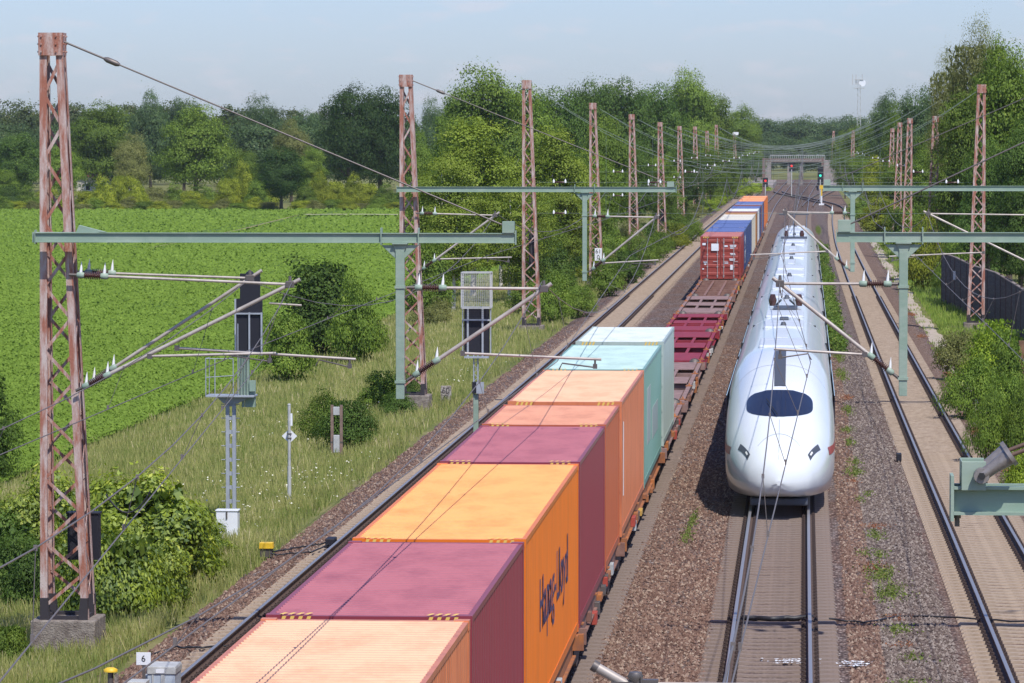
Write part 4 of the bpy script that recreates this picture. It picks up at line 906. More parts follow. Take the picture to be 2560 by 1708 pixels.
# signal gantry in front of it with lit lamps
Y = 760.0; c = empty('signal_gantry', (atx(1822,Y),Y,0)); tag(c, 'reddish steel signal gantry over the distant tracks', 'gantry')
xl, xr = atx(1753,Y)-c.location.x, atx(1888,Y)-c.location.x; zt = atz(0,362,Y)
mb = MB(); mb.box(xl-.25,xl+.25,-.25,.25,-.3,zt); mb.box(xr-.2,xr+.2,-.25,.25,-.3,zt+.1); mb.box(xl,xr,-.2,.2,zt-.28,zt-.12); mb.box(xl,xr,-.2,.2,zt-.75,zt-.62)
for k in range(20): xx = xl+(xr-xl)*k/20; mb.bar((xx,0,zt-.65),(xx+(xr-xl)/20,0,zt-.25),.07,.07)
mb.build('frame', mat('dull_brown_steel',(0.20,0.13,0.11),.8), c)
def glow(name, col, s_):
    if name in MATS: return MATS[name]
    m = bpy.data.materials.new(name); m.use_nodes = True; b = m.node_tree.nodes['Principled BSDF']; b.inputs['Base Color'].default_value = col+(1,); b.inputs['Emission Color'].default_value = col+(1,); b.inputs['Emission Strength'].default_value = s_; MATS[name] = m; return m
for (px_, py_, col, lb, Ys) in ((1757,424-10,'r','distant signal showing red beside the left end of the gantry',700),(1817,408-28,'r','distant signal showing red over the middle tracks',700),(1883,402,'g','distant signal showing green at the right end of the gantry',640)):
    x = atx(px_,Ys); s = empty('distant_signal', (x,Ys,0)); tag(s, lb, 'signal'); zc = atz(0,py_,Ys)
    MB().box(-.08,.08,-.08,.08,-.3,zc-.6).build('post', M['lgrey'], s); MB().box(-.42,.42,-.06,.1,zc-(1.0 if col=='r' else 1.5),zc+(.5 if col=='r' else 1.4)).build('screen', M['black'], s)
    MB().lathe((0,-.14,zc),(0,-.07,zc),[(0,.19),(1,.19)],12).build('lamp', glow('red_lamp',(0.9,.03,.03),.7) if col=='r' else glow('green_lamp',(.05,.75,.5),.7), s)
# platform edge and yellow marker beyond
Y = 690.0
c = MB().box(-.4,.4,-.15,.15,-.3,.0).box(-.1,.1,-.1,.1,0,1.1).build('buffer_marker', M['white']); c.location = (atx(1886,620),620,0); tag(c, 'small white marker post where the tracks join', 'marker')
c = MB().box(-.1,.1,-.1,.1,-.3,1.9).box(-.3,.3,-.12,-.1,1.9,2.5).build('yellow_marker', M['yellow']); c.location = (atx(1886,640)+.0,640,0); tag(c, 'yellow trackside marker below the green signal', 'marker')
c = empty('speed_board', (atx(2093*.918-0,500),500,0)); 
c.location = (atx(1994,560),560,0); tag(c, 'small red and white board at the bend of the right track', 'sign'); MB().box(-.04,.04,0,.05,-.3,1.6).build('post', M['lgrey'], c)
zq = atz(0,486,560); MB().box(-.3,.3,-.05,-.02,zq-.28,zq+.28).build('board', M['red'], c); MB().box(-.16,.16,-.06,-.052,zq-.12,zq+.12).build('white_panel', M['white'], c)
# concrete platform in the distance
c = MB().box(0,6,-40,40,-.3,.75).build('platform', cm2); c.location = (atx(1878,830),830,0); tag(c, 'pale concrete platform edge under the road bridge', 'platform')
c = MB().box(-6,0,-50,50,-.3,.8).build('platform', cm2); c.location = (atx(1790,840)-1,840,0); tag(c, 'pale concrete platform left of the distant tracks', 'platform')
# cell tower
Y = 1250.0; x = atx(1971,Y); c = empty('radio_mast', (x,Y,0)); tag(c, 'slender lattice radio mast with a white dish against the sky', 'radio mast')
zt = atz(0,185,Y); mb = MB(); wq = .5
for sx in (-1,1):
    for sy in (-1,1): mb.bar((sx*wq*1.5,sy*wq*1.5,0),(sx*wq*.6,sy*wq*.6,zt),.13,.13)
for k in range(30):
    z0, z1 = zt*k/30, zt*(k+1)/30; q = 1 if k%2 else -1
    for sy in (-1,1): mb.bar((-q*.6,sy*.6,z0),(q*.6,sy*.6,z1),.1,.1)
mb.build('lattice', M['lgrey'], c)
MB().box(-1.6,1.6,-.8,.8,zt-2.6,zt-2.4).box(-1.3,1.3,-.8,.8,zt-.1,zt+.1).build('antenna_frame', M['lgrey'], c)
for xx in (-1.9,-.9,.9): MB().box(xx-.12,xx+.12,-.2,.2,zt-1.5,zt+1.6).build('antenna', M['lgrey'], c)
MB().lathe((1.0,-.6,zt-1.0),(1.0,-.2,zt-1.0),[(0,1.0),(1,1.0)],16).build('dish', M['white'], c)
# farmhouse behind the trees
Y = 760.0; x = atx(252,Y); c = empty('farmhouse', (x,Y,-1)); tag(c, 'farmhouse with red roof and pale walls glimpsed between the trees', 'house')
MB().box(-5.5,5.5,-4,4,0,3.6).build('wall', mat('cream_plaster', (0.6,0.55,0.45), .9), c); MB().prism([(-4.6,3.6),(4.6,3.6),(0,7.6)],'x',-6,6).build('roof', mat('red_tiles', (0.38,0.15,0.10), .9, vscale=2, var=.2), c)
for xx in (-3.4,-1,1.6,3.8): f = MB().box(xx-.5,xx+.5,-4.05,-3.95,1.1,2.4).build('window', M['white'], c); MB().box(xx-.42,xx+.42,-4.07,-4.051,1.18,2.32).build('pane', M['black'], f)
MB().box(1.5,2.3,-.4,.4,6.6,8.6).build('chimney', M['conc'], c)
# grass lane glimpsed behind the hedge
c = MB().add([(-170,640,-1.02),(-55,640,-1.02),(-55,690,-1.02),(-170,690,-1.02)],[(0,1,2,3)]).build('road', mat('pale_meadow', (0.30,0.33,0.14), .9, vscale=.2, var=.25)); tag(c, kind='structure')
# ================================================================== CONTAINERS
CXC = -5.12
ROOFC = {'magenta': ((0.44,0.145,0.165),(0.36,0.10,0.13)), 'orange': ((0.92,0.42,0.13),(0.90,0.34,0.09)), 'peach': ((0.86,0.50,0.30),(0.80,0.40,0.22)), 'rustor': ((0.72,0.33,0.20),(0.62,0.25,0.15)), 'green': ((0.50,0.66,0.60),(0.40,0.58,0.52)), 'pgreen': ((0.66,0.72,0.66),(0.56,0.64,0.58)), 'red': ((0.45,0.17,0.15),(0.38,0.13,0.11)), 'blue': ((0.11,0.16,0.36),(0.08,0.12,0.29)), 'orange2': ((0.84,0.36,0.16),(0.78,0.28,0.10))}  # faded roof paint, made paler still by painting sunlight into it
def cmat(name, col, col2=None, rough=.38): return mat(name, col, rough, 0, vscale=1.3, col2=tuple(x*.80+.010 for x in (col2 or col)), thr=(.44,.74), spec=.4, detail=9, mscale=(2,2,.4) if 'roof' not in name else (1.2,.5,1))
CM = {'magenta': cmat('magenta_paint', (0.275,0.045,0.062)), 'orange': cmat('orange_paint', (0.80,0.195,0.018)), 'peach': cmat('faded_orange_paint', (0.66,0.215,0.095), (0.56,0.16,0.07)),
      'rustor': cmat('reddish_orange_paint', (0.52,0.13,0.055)), 'green': cmat('sea_green_paint', (0.20,0.37,0.30), (0.24,0.42,0.35)), 'pgreen': cmat('pale_green_container_paint', (0.42,0.50,0.44)),
      'red': cmat('brick_red_paint', (0.33,0.060,0.042), (0.27,0.05,0.038)), 'blue': cmat('navy_paint', (0.045,0.075,0.21)), 'cream': cmat('cream_paint', (0.66,0.62,0.52)), 'white': cmat('white_container_paint', (0.72,0.73,0.72)),
      'ochre': cmat('ochre_paint', (0.52,0.24,0.06)), 'brown': cmat('brown_paint', (0.22,0.07,0.05)), 'lav': cmat('grey_blue_paint', (0.22,0.25,0.38)), 'orange2': cmat('light_orange_paint', (0.74,0.20,0.045))}
GALV = mat('galvanised_bar', (0.52,0.47,0.45), .45, .3)
HAZ = mat('hazard_yellow', (0.80,0.55,0.12), .6)
def container(y0, L, H, c, label, zf=1.12, hazard=False, text_=None):
    Wd = 2.44; root = empty('shipping_container', (CXC, y0, zf)); tag(root, label, 'container', 'containers on the freight train'); m = CM[c]; hw = Wd/2
    fr_ = MB()
    for sx in (-1,1):
        for y in (0, L-.16): fr_.box(min(sx*hw,sx*(hw-.12)), max(sx*hw,sx*(hw-.12)), y, y+.16, .118, H-.118)
        fr_.box(min(sx*(hw-.005),sx*(hw-.07)), max(sx*(hw-.005),sx*(hw-.07)), .17, L-.17, H-.085, H-.012); fr_.box(min(sx*(hw-.005),sx*(hw-.07)), max(sx*(hw-.005),sx*(hw-.07)), .17, L-.17, .02, .17)
    for y in (.012, L-.112): fr_.box(-hw+.175, hw-.175, y, y+.1, H-.14, H-.014); fr_.box(-hw+.175, hw-.175, y, y+.1, .02, .15)
    fr_.build('frame', m, root)
    cm_ = MB().box(-.088,.088,0,.175,0,.118).mesh('corner_casting', m)
    for sx in (-1,1):
        for y in (-.003, L-.172):
            for z in (0, H-.118): link('corner_casting', cm_, root).location = (sx*(hw-.085), y, z)
    # corrugated walls
    per = .278; n = int((L-.36)/per); y1 = .18; per = (L-.36)/n
    for sx in (-1,1):
        mb = MB(); pts = []
        for k in range(n): a = y1+k*per; pts += [(a,0),(a+per*.26,0),(a+per*.5,.036),(a+per*.76,.036)]
        pts.append((L-.18,0)); vs = []
        for (y, d) in pts: x = sx*(hw-.012-d); vs += [(x,y,.17),(x,y,H-.085)]
        mb.add(vs, [(2*i,2*i+1,2*i+3,2*i+2) for i in range(len(pts)-1)]); mb.build('side_wall', m, root)
    mb = MB(); vs = []; nr = int((L-.3)/.209)//1; per2 = (L-.24)/nr; pts = []
    for k in range(nr): a = .12+k*per2; pts += [(a,0),(a+per2*.3,0),(a+per2*.5,.02),(a+per2*.8,.02)]
    pts.append((L-.12,0))
    for (y, d) in pts: vs += [(-hw+.06,y,H-.03+d),(hw-.06,y,H-.03+d)]
    mb.add(vs, [(2*i,2*i+1,2*i+3,2*i+2) for i in range(len(pts)-1)]); mb.build('roof', cmat(c+'_sunlit_roof', *ROOFC[c], rough=.5) if c in ROOFC else m, root)
    fl = MB(); fl.box(-hw+.08,hw-.08,.17,L-.17,.10,.16); fl.build('floor', M['dtube'], root)
    bw = MB(); bw.box(-hw+.12,hw-.12,L-.06,L-.04,.15,H-.14); bw.build('end_wall', m, root)
    for sx in (-1,1):
        d = MB(); xa, xb = (-hw+.125,-.01) if sx < 0 else (.01,hw-.125); d.box(xa,xb,.03,.06,.155,H-.145)
        nb = 5
        for k in range(nb): z = .3+(H-.6)*k/(nb-1); d.prism([(z-.1,.03),(z-.055,.008),(z+.055,.008),(z+.1,.03)],'x',xa+.05,xb-.05) if False else d.add([(xa+.05,.03,z-.12),(xa+.05,.006,z-.06),(xa+.05,.006,z+.06),(xa+.05,.03,z+.12),(xb-.05,.03,z-.12),(xb-.05,.006,z-.06),(xb-.05,.006,z+.06),(xb-.05,.03,z+.12)],[(0,1,5,4),(1,2,6,5),(2,3,7,6)])
        do = d.build('door', m, root)
        for xx in ((xa+.3, xb-.18) if sx < 0 else (xa+.18, xb-.3)):
            b_ = MB(); b_.tube([(xx,-.012,.08),(xx,-.012,H-.1)],.021,8)
            for z in (.2,.75,1.5,H-.35): b_.cbox((xx,.0,z),(.09,.04,.06))
            b_.box(xx-.02,xx+.28*(1 if sx>0 else -1)*.9 if sx>0 else xx+.02,-.035,-.02,1.05,1.09) if sx>0 else b_.box(xx-.26,xx+.02,-.035,-.02,1.05,1.09)
            b_.build('locking_bar', GALV, do)
        for z in (.3,1.0,1.7,H-.35): MB().cbox((sx*(hw-.1),.0,z),(.14,.03,.09)).build('hinge', m, do)
    if hazard:
        hz = MB()
        for y, zz in ((-.006,1),(.0,0)):
            for sx in (-1,1):
                for k in range(4):
                    x = sx*(hw-.2)-sx*.09*k*1.1
                    if zz: hz.add([(x,-.006,H-.118),(x-.045,-.006,H-.118),(x-.005,-.006,H-.015),(x+.04,-.006,H-.015)],[(0,1,2,3)])
                    else: hz.add([(x,.02,H+.0045),(x-.045,.02,H+.0045),(x-.005,.2,H+.0045),(x+.04,.2,H+.0045)],[(0,1,2,3)])
        hz.build('warning_stripes', HAZ, root)
    return root
RZ = 4.05-1.17
C40, C30, C20, C45 = 12.19, 9.12, 6.06, 13.72
specs = [(36.55,C40,2.9,'peach','peach orange container nearest the bridge, cut by the bottom edge of the photo',1),
 (49.05,C30,2.9,'magenta','dark magenta container between the peach and the bright orange container nearest the bridge',1),
 (58.55,C45,2.9,'orange','bright orange container, the longest of the near ones',1),
 (72.65,C30,2.9,'magenta','second dark magenta container, behind the bright orange one, crossed by wire shadows',0),
 (82.2,C20,2.9,'rustor','short reddish orange container in front of the pale peach one',0),
 (89.4,C40,2.9,'peach','pale peach container just in front of the sea-green one',0),
 (102.0,C40-.2,2.9,'green','sea-green container with pale patches on its side',0),
 (115.9,C30,2.9,'pgreen','pale whitish green container, last before the empty wagons',0)]
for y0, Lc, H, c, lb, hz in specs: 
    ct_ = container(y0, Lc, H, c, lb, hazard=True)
    if c == 'green':
        pt = MB(); pt.box(1.205,1.2135,2,4.2,.9,2.3); pt.box(1.205,1.2135,5.5,9.5,.8,1.6); pt.build('pale_patch', CM['pgreen'], ct_)
    if c == 'orange':
        pt = MB()
        text('lettering', 'Hapag-Lloyd', 1.15, mat('navy_lettering',(0.06,0.04,0.12),.6), ct_, (1.2135,6.9,1.55), (R(90),0,R(90)), .001, sx=1.3)
    if Lc == C40 and c == 'peach' and y0 > 80:
        pt = MB(); pt.box(1.205,1.2135,1.0,1.15,.8,2.4); pt.build('white_mark', M['white'], ct_)
far = [(253.7,C40,2.59,'red','brick red container with its doors and white placard facing the bridge'),
 (266.6,C40,2.59,'blue','navy blue container directly behind the brick red one, with white lettering'),
 (279.4,C40,2.59,'blue','second navy blue container behind the brick red one'),(292.2,C40,2.59,'blue','third navy blue container, in front of the cream ones'),
 (305.2,C40,2.59,'cream','cream container right behind the navy ones'),(318.1,C30,2.59,'cream','cream container touching the ochre one'),
 (328.3,C20,2.59,'ochre','short ochre container between the cream and brown ones'),(334.8,C20,2.59,'brown','short brown container behind the ochre one'),
 (341.6,C40,2.59,'white','white container in the middle of the distant part of the train'),(354.6,C40,2.59,'blue','navy container just behind the distant white one'),
 (367.8,C20,2.59,'brown','short red-brown container between distant blue ones'),(374.5,C20,2.59,'lav','short grey-blue container far along the train'),(381.2,C40,2.59,'blue','last navy container before the light orange ones'),
 (394.6,C40,2.59,'orange2','first of the light orange containers far along the train'),(407.5,C40,2.59,'orange2','middle one of the light orange containers far along the train'),(420.8,C40,2.59,'orange2','last light orange container at the far end of the train')]
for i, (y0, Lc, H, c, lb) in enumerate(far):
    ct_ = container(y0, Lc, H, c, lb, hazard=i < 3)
    if i == 0:
        MB().box(-.56,-.12,-.05,-.04,1.72,2.15).build('placard', M['white'], ct_)
        mb = MB()
        for (x, z, w1, h1) in ((-1.0,2.12,.2,.13),(.33,2.0,.2,.09),(.75,2.05,.4,.05),(.75,1.97,.35,.05),(.7,1.88,.25,.05),(.72,1.55,.3,.05),(.75,1.48,.3,.04),(.7,1.22,.36,.05),(.7,1.15,.3,.05),(.35,.98,.22,.06),(-.9,1.02,.24,.1),(-.92,.9,.1,.07),(-1.05,.62,.1,.07),(.66,.72,.16,.3)):
            mb.box(x-w1/2,x+w1/2,-.004,.004,z-h1/2,z+h1/2)
        mb.build('data_marks', M['white'], ct_)
    if i == 1:
        for s_, z in (('CMA',1.75),('CGM',.8)): text('lettering', s_, 1.25, M['white'], ct_, (1.2135,6.0,z), (R(90),0,R(90)), .001, sx=2.2)

# ================================================================== WAGONS
WM = {'brown': mat('wagon_brown', (0.20,0.10,0.075), .75, vscale=3, col2=(0.30,0.17,0.13), thr=(.4,.7)), 'crimson': mat('wagon_crimson', (0.26,0.022,0.035), .6, vscale=3, var=.2), 'mauve': mat('wagon_mauve', (0.27,0.17,0.15), .75, vscale=3, var=.25), 'rusty': mat('wagon_rusty', (0.42,0.15,0.04), .8, vscale=3, col2=(0.25,0.10,0.05))}
def bogie(root, y, detail=True):
    b = MB()
    for s in (-1,1):
        x = s*1.0; b.prism([(y-1.25,.42),(y-.95,.62),(y-.35,.68),(y+.35,.68),(y+.95,.62),(y+1.25,.42),(y+1.15,.34),(y+.6,.34),(y+.3,.22),(y-.3,.22),(y-.6,.34),(y-1.15,.34)], 'x', x-.06, x+.06)
    b.box(-.95,.95,y-.2,y+.2,.45,.72); bo = b.build('bogie', M['railside'], root)
    for yy in (y-.9, y+.9):
        w_ = MB()
        for s in (-1,1): w_.lathe((s*.69,yy,.46),(s*.83,yy,.46),[(0,.49),(.2,.49),(.25,.46),(1,.46)],16)
        w_.lathe((-.7,yy,.46),(.7,yy,.46),[(0,.09),(1,.09)],8); w_.build('wheelset', M['dtube'], bo)
    return bo
def wagon(y0, L, tone, label, deck=False, clutter=7):
    root = empty('container_wagon', (CXC, y0, 0)); tag(root, label, 'wagon', 'container wagons of the freight train'); f = MB()
    for s in (-1,1):
        x = s*1.12; f.box(x-.07,x+.07,.45,L-.45,1.06,1.09); f.box(x-.012,x+.012,.45,L-.45,.72,1.06); f.box(x-.07,x+.07,.45,L-.45,.69,.72)
        xi = s*.38; f.box(xi-.06,xi+.06,.5,L-.5,1.04,1.075); f.box(xi-.01,xi+.01,.5,L-.5,.70,1.04)
    for y in (.3, L-.45): f.box(-1.32,1.32,y,y+.15,.80,1.08)
    n = max(2, int(L/3.4))
    for k in range(1, n): y = L*k/n; f.box(-1.05,1.05,y-.1,y+.1,.86,1.036)
    f.build('underframe', WM[tone], root)
    if deck:
        for (a, b_) in ((.6,L*.25),(L*.42,L*.58),(L*.78,L-.6)): MB().box(-1.0,1.0,a,b_,1.068,1.088).build('deck_plate', WM[tone], root)
    tw = MB()
    for q in range(4):
        for s in (-1,1): y = .9+(L-1.8)*q/3; tw.box(s*1.13-.12,s*1.13+.12,y-.14,y+.14,1.09,1.118); tw.lathe((s*1.13,y,1.118),(s*1.13,y,1.20),[(0,.05),(1,.02)],6)
    tw.build('twist_locks', WM['rusty'], root)
    for y in (2.2, L-2.2): bogie(root, y)
    for y, sg in ((.3,-1),(L-.3,1)):
        for s in (-1,1): MB().lathe((s*.875,y,.98),(s*.875,y+sg*.3,.98),[(0,.08),(.8,.08),(.82,.22),(1,.22)],12).build('buffer', M['dtube'], root)
    rr = random.Random(int(y0*10))
    for k in range(clutter):
        y = 3.6+(L-7.2)*rr.random(); x = 1.2; w_, h_ = rr.uniform(.2,.8), rr.uniform(.1,.26); zc = rr.uniform(.6,.9)
        MB().box(x-.07,x+.03,y-w_/2,y+w_/2,zc-h_/2,zc+h_/2).build('side_plate', [WM['rusty'],mat('dull_yellow',(0.5,0.30,0.06),.7),WM['brown'],mat('dull_red',(0.38,0.06,0.04),.7),M['dtube'],M['lgrey'],WM['rusty']][rr.randrange(7)], root, .01)
    return root
wg = [(28.4,20.3,'brown','wagon under the nearest peach container',False),(48.8,23.7,'rusty','wagon carrying the near magenta and bright orange containers',False),(72.6,16.3,'brown','wagon under the second magenta container',False),
 (89.2,25.3,'rusty','long wagon carrying the pale peach and sea-green containers',False),(115.3,20.4,'mauve','wagon with one pale green container and an empty rear half',True),
 (136.2,24.4,'mauve','empty mauve-brown flat wagon right behind the pale green container',True),(161.0,25.0,'crimson','empty wagon with crimson frame, nearer half of the crimson pair',True),(186.5,18.4,'crimson','empty crimson flat wagon between dull brown ones',True),
 (205.4,22.6,'mauve','empty dull brown flat wagon with orange ends',True),(228.5,24.5,'brown','empty skeletal wagon just in front of the brick red container',False),
 (253.4,26.0,'brown','wagon under the brick red container',False),(279.6,25.4,'brown','wagon under the second and third navy containers',False),(305.4,22.6,'brown','wagon under the cream containers',False),(328.2,26.0,'brown','wagon under the ochre, brown and white containers',False),
 (354.4,26.4,'brown','wagon under the distant navy container',False),(381.0,26.2,'brown','wagon under the last navy container',False),(407.3,26.2,'brown','last wagon, under the far light orange containers',False)]
for i, (y0, Lw, tn, lb, dk_) in enumerate(wg): wagon(y0, Lw, tn, lb, dk_, 9 if i < 10 else 5)

# ================================================================== HIGH-SPEED TRAIN
IX = -.67; Y0 = 107.8
ice = empty('high_speed_train', (IX, Y0, 0)); tag(ice, 'sleek white high-speed train with a dark oval windscreen on the middle track', 'train')
WHT = mat('train_white', (0.74,0.78,0.80), .28, coat=.5, vscale=.6, var=.03); GLS = mat('train_glass', (0.012,0.016,0.035), .08, spec=.8, coat=1)
DRK = mat('train_dark_grey', (0.07,0.08,0.10), .5); ROOF = mat('roof_grey_white', (0.56,0.60,0.64), .45, vscale=1.5, var=.08); BELL = mat('rubber_bellows', (0.02,0.02,0.022), .8); REDS = mat('train_red', (0.42,0.04,0.05), .35)
S_ = [0,.12,.35,.8,1.4,2.2,3.0,3.8,4.6,5.4,6.2,7.2,8.2]
ZT = [.84,1.28,1.52,1.80,2.08,2.42,2.76,3.08,3.34,3.55,3.71,3.84,3.88]
HW = [.06,.46,.76,1.02,1.20,1.335,1.405,1.44,1.46,1.47,1.475,1.475,1.475]
ZB = [.72,.52,.42,.36,.32,.30,.30,.30,.30,.30,.30,.30,.30]
NE = [2.0,2.0,2.05,2.1,2.15,2.2,2.25,2.35,2.5,2.65,2.8,3.0,3.1]
def cub(s, A): 
    return float(np.interp(s, S_, A))
def smoothS(s, A):  # light smoothing so the sections do not show
    return sum(cub(max(0, s+d), A)*w_ for d, w_ in ((-.25,.15),(-.12,.2),(0,.3),(.12,.2),(.25,.15))) if s > .5 else cub(s, A)
def zsurf(s, x):
    zt, hw_, n = smoothS(s, ZT), smoothS(s, HW), smoothS(s, NE); zb_ = .78+.52*min(1, s/3); zb_ = min(zb_, zt-.05)
    q = min(1, abs(x)/hw_); return zb_+(zt-zb_)*max(0, 1-q**n)**(1/n)
def ring(s, nn=28):
    zt, hw_, n = smoothS(s, ZT), smoothS(s, HW), smoothS(s, NE); zb_ = min(.78+.52*min(1, s/3), zt-.05); zl = smoothS(s, ZB); pts = []
    for k in range(nn+1):
        a = math.pi*k/nn; c, s2 = math.cos(a), math.sin(a)
        pts.append((hw_*abs(c)**(2/n)*(1 if c >= 0 else -1), zb_+(zt-zb_)*abs(s2)**(2/n)))
    bw_ = hw_*(.70+.23*min(1, s/4))
    return pts+[(-hw_*.995,(zb_+zl)*.5),(-bw_,zl+.05),(-bw_*.8,zl),(0,zl-.0),(bw_*.8,zl),(bw_,zl+.05),(hw_*.995,(zb_+zl)*.5)]
def body(y_start, L, nose=0, parent=None):
    """nose: -1 nose at the near end, +1 at the far end"""
    if nose:
        ss = sorted(set([0,.04,.12,.22,.35,.55,.8,1.1]+[1.4+.25*k for k in range(28)]+[8.4+(L-8.52)*k/10 for k in range(11)])); 
    else: ss = [8.4+(L-.24)*k/12 for k in range(13)]
    rings = [ring(s) for s in ss]; mb = MB(); n = len(rings[0]); vs = []
    for s, rg in zip(ss, rings):
        yy = (y_start+s if nose == -1 else y_start+L-s) if nose else y_start+.12+(s-8.4)
        vs += [(p[0], yy, p[1]) for p in rg]
    fs = [(i*n+j, i*n+(j+1)%n, (i+1)*n+(j+1)%n, (i+1)*n+j) for i in range(len(rings)-1) for j in range(n)]
    mb.add(vs, fs, 0, True); mb.add(vs[:n], [tuple(range(n))]); mb.add(vs[-n:], [tuple(range(n))]); o = mb.build('carriage', WHT, parent); return o
def patch(fn, us, vs_, name, m_, par, off=.008):
    """small curved panel laid on the nose: fn(u, v) -> (x, s)"""
    V = []; 
    for u in us:
        for v in vs_:
            x, s = fn(u, v); e = .02; z = zsurf(s, x); p = Vector((x, s, z)); px_ = Vector((x+e, s, zsurf(s, x+e)))-p; py_ = Vector((x, s+e, zsurf(s+e, x)))-p
            nrm = px_.cross(py_).normalized(); V.append(p+nrm*off)
    a, b_ = len(us), len(vs_)
    mb = MB(); mb.add(V, [(i*b_+j, i*b_+j+1, (i+1)*b_+j+1, (i+1)*b_+j) for i in range(a-1) for j in range(b_-1)], 0, True); return mb.build(name, m_, par)
ys_ = 0; car_len = [26.4]+[24.8]*5+[25.7]
for i, Lc in enumerate(car_len):
    nose = -1 if i == 0 else (1 if i == 6 else 0)
    c = body(ys_, Lc, nose, ice)
    for s in (-1,1):
        a, b_ = (6.8, Lc-1) if nose == -1 else ((1, Lc-6.5) if nose == 1 else (1, Lc-1))
        MB().box(min(s*1.462,s*1.482),max(s*1.462,s*1.482),ys_+a,ys_+b_,1.85,2.62).build('window_band', GLS, c)
        MB().box(min(s*1.468,s*1.481),max(s*1.468,s*1.481),ys_+a,ys_+b_,1.42,1.55).build('red_stripe', REDS, c)
    if nose == 0 or True:
        a = ys_+(8 if nose == -1 else 1.2); b_ = ys_+Lc-(8 if nose == 1 else 1.2)
        MB().box(-.62,.62,a+.5,a+4.6,3.80,3.915).build('air_conditioner', ROOF, c, .05); MB().box(-.62,.62,b_-5,b_-.8,3.80,3.915).build('air_conditioner', ROOF, c, .05)
        mb = MB(); mb.box(-.16,.16,(a+b_)/2-3,(a+b_)/2+3,3.86,3.90); mb.build('roof_cover', ROOF, c, .01)
        MB().lathe((0,(a+b_)/2+4.2,3.86),(0,(a+b_)/2+4.2,4.02),[(0,.12),(1,.06)],8).build('antenna', DRK, c)
        for yy in ((ys_+4.2 if nose != -1 else ys_+7), ys_+Lc-4.2):
            bm_ = MB()
            for s in (-1,1): bm_.box(s*1.0-.08,s*1.0+.08,yy-1.6,yy+1.6,.25,.5)
            bo = bm_.build('bogie', DRK, c)
            for y3 in (yy-1.25,yy+1.25): w_ = MB(); [w_.lathe((s*.68,y3,.46),(s*.82,y3,.46),[(0,.46),(1,.46)],14) for s in (-1,1)]; w_.build('wheelset', M['dtube'], bo)
    if i < 6:
        g = MB(); g.box(-1.38,1.38,ys_+Lc-.13,ys_+Lc+.13,.55,3.1); g.box(-1.0,1.0,ys_+Lc-.13,ys_+Lc+.13,3.1,3.66); g.build('bellows', BELL, c)
        if i in (0,3): MB().box(-.14,.14,ys_+Lc-1.6,ys_+Lc-.5,3.82,3.97).build('roof_equipment', DRK, c, .03)
    if i in (1,5):
        y3 = ys_+7.5; pn = MB(); pn.box(-.4,.4,y3-1.2,y3+1.2,3.9,3.96)
        pn.tube([(-.3,y3+1,4.0),(-.15,y3-.9,4.22)],.035,6); pn.tube([(.3,y3+1,4.0),(.15,y3-.9,4.22)],.035,6)
        if i == 5: pn = MB(); pn.box(-.75,.75,y3-1.2,y3+1.2,3.9,3.98); pn.tube([(0,y3-1,4.0),(0,y3+.9,4.65),(0,y3-.5,5.25)],.035,6); pn.tube([(-.85,y3-.5,5.28),(.85,y3-.5,5.28)],.04,6)
        pn.build('pantograph', DRK, c)
        MB().lathe((-.45,y3+2.2,3.9),(-.45,y3+2.2,4.3),[(0,.1),(.5,.14),(1,.08)],8).lathe((.45,y3+2.2,3.9),(.45,y3+2.2,4.3),[(0,.1),(.5,.14),(1,.08)],8).build('roof_insulator', M['ins'], c)
    if nose == -1:
        # windscreen: dark oval wrapped over the nose
        th = np.linspace(0, 1, 25)
        def wsf(u, v):
            b = (v*2-1); hwid = .87*(1-abs(b)**2.0)**.5 if b < 0 else .87*(1-abs(b)**5)**.28
            x = (u*2-1)*hwid; s = 2.78+.74*b+.22*(x/.87)**2
            return x, s
        ws = patch(wsf, np.linspace(0,1,21), np.linspace(.004,.996,25), 'windscreen', GLS, c, .010); ws.location.y = 0
        rm = patch(lambda u, v: ((u*2-1)*(.15), 3.75+v*3.3), np.linspace(0,1,5), np.linspace(0,1,16), 'roof_strip', DRK, c, .014)
        pl = patch(lambda u, v: (-.004+.008*u, .2+v*1.7), [0,1], np.linspace(0,1,20), 'nose_seam', DRK, c, .004)
        for sx in (-1,1):
            hl = patch(lambda u, v: (sx*(.74+.07*u+.26*v), .72+.75*v-.06*u), np.linspace(0,1,6), np.linspace(0,1,8), 'headlight', DRK, c, .008)
            patch(lambda u, v: (sx*(.79+.03*u+.05*v), .78+.16*v), np.linspace(0,1,4), np.linspace(0,1,4), 'lamp', mat('lamp_glass',(0.8,0.8,0.75),.1), hl, .012).parent = hl
        for sx in (-1,1):
            V = []; S2 = np.linspace(2.1,6.9,24)
            for s_ in S2:
                zt_, h_, n_ = smoothS(s_,ZT), smoothS(s_,HW), smoothS(s_,NE); zb2_ = min(.78+.52*min(1,s_/3), zt_-.05)
                for z_ in (1.36,1.46,1.56):
                    q_ = max(0,(z_-zb2_)/(zt_-zb2_)); V.append((sx*(h_*(1-q_**n_)**(1/n_)+.009), s_, z_))
            MB().add(V, [(3*i+j,3*i+j+1,3*i+j+4,3*i+j+3) for i in range(23) for j in range(2)], 0, True).build('nose_stripe', REDS, c)
        for s0, hw3 in ((5.35,1.32),(1.15,.55)):
            patch(lambda u, v: ((u*2-1)*hw3, s0+.018*v+(.35*(1-(u*2-1)**2)-.35 if s0 < 2 else 0)), np.linspace(0,1,22), [0,1], 'panel_joint', mat('joint_grey',(0.28,0.30,0.32),.6), c, .004)
        mb = MB(); mb.box(-.75,.75,.7,1.5,.14,.33); mb.build('bumper', DRK, c, .05)
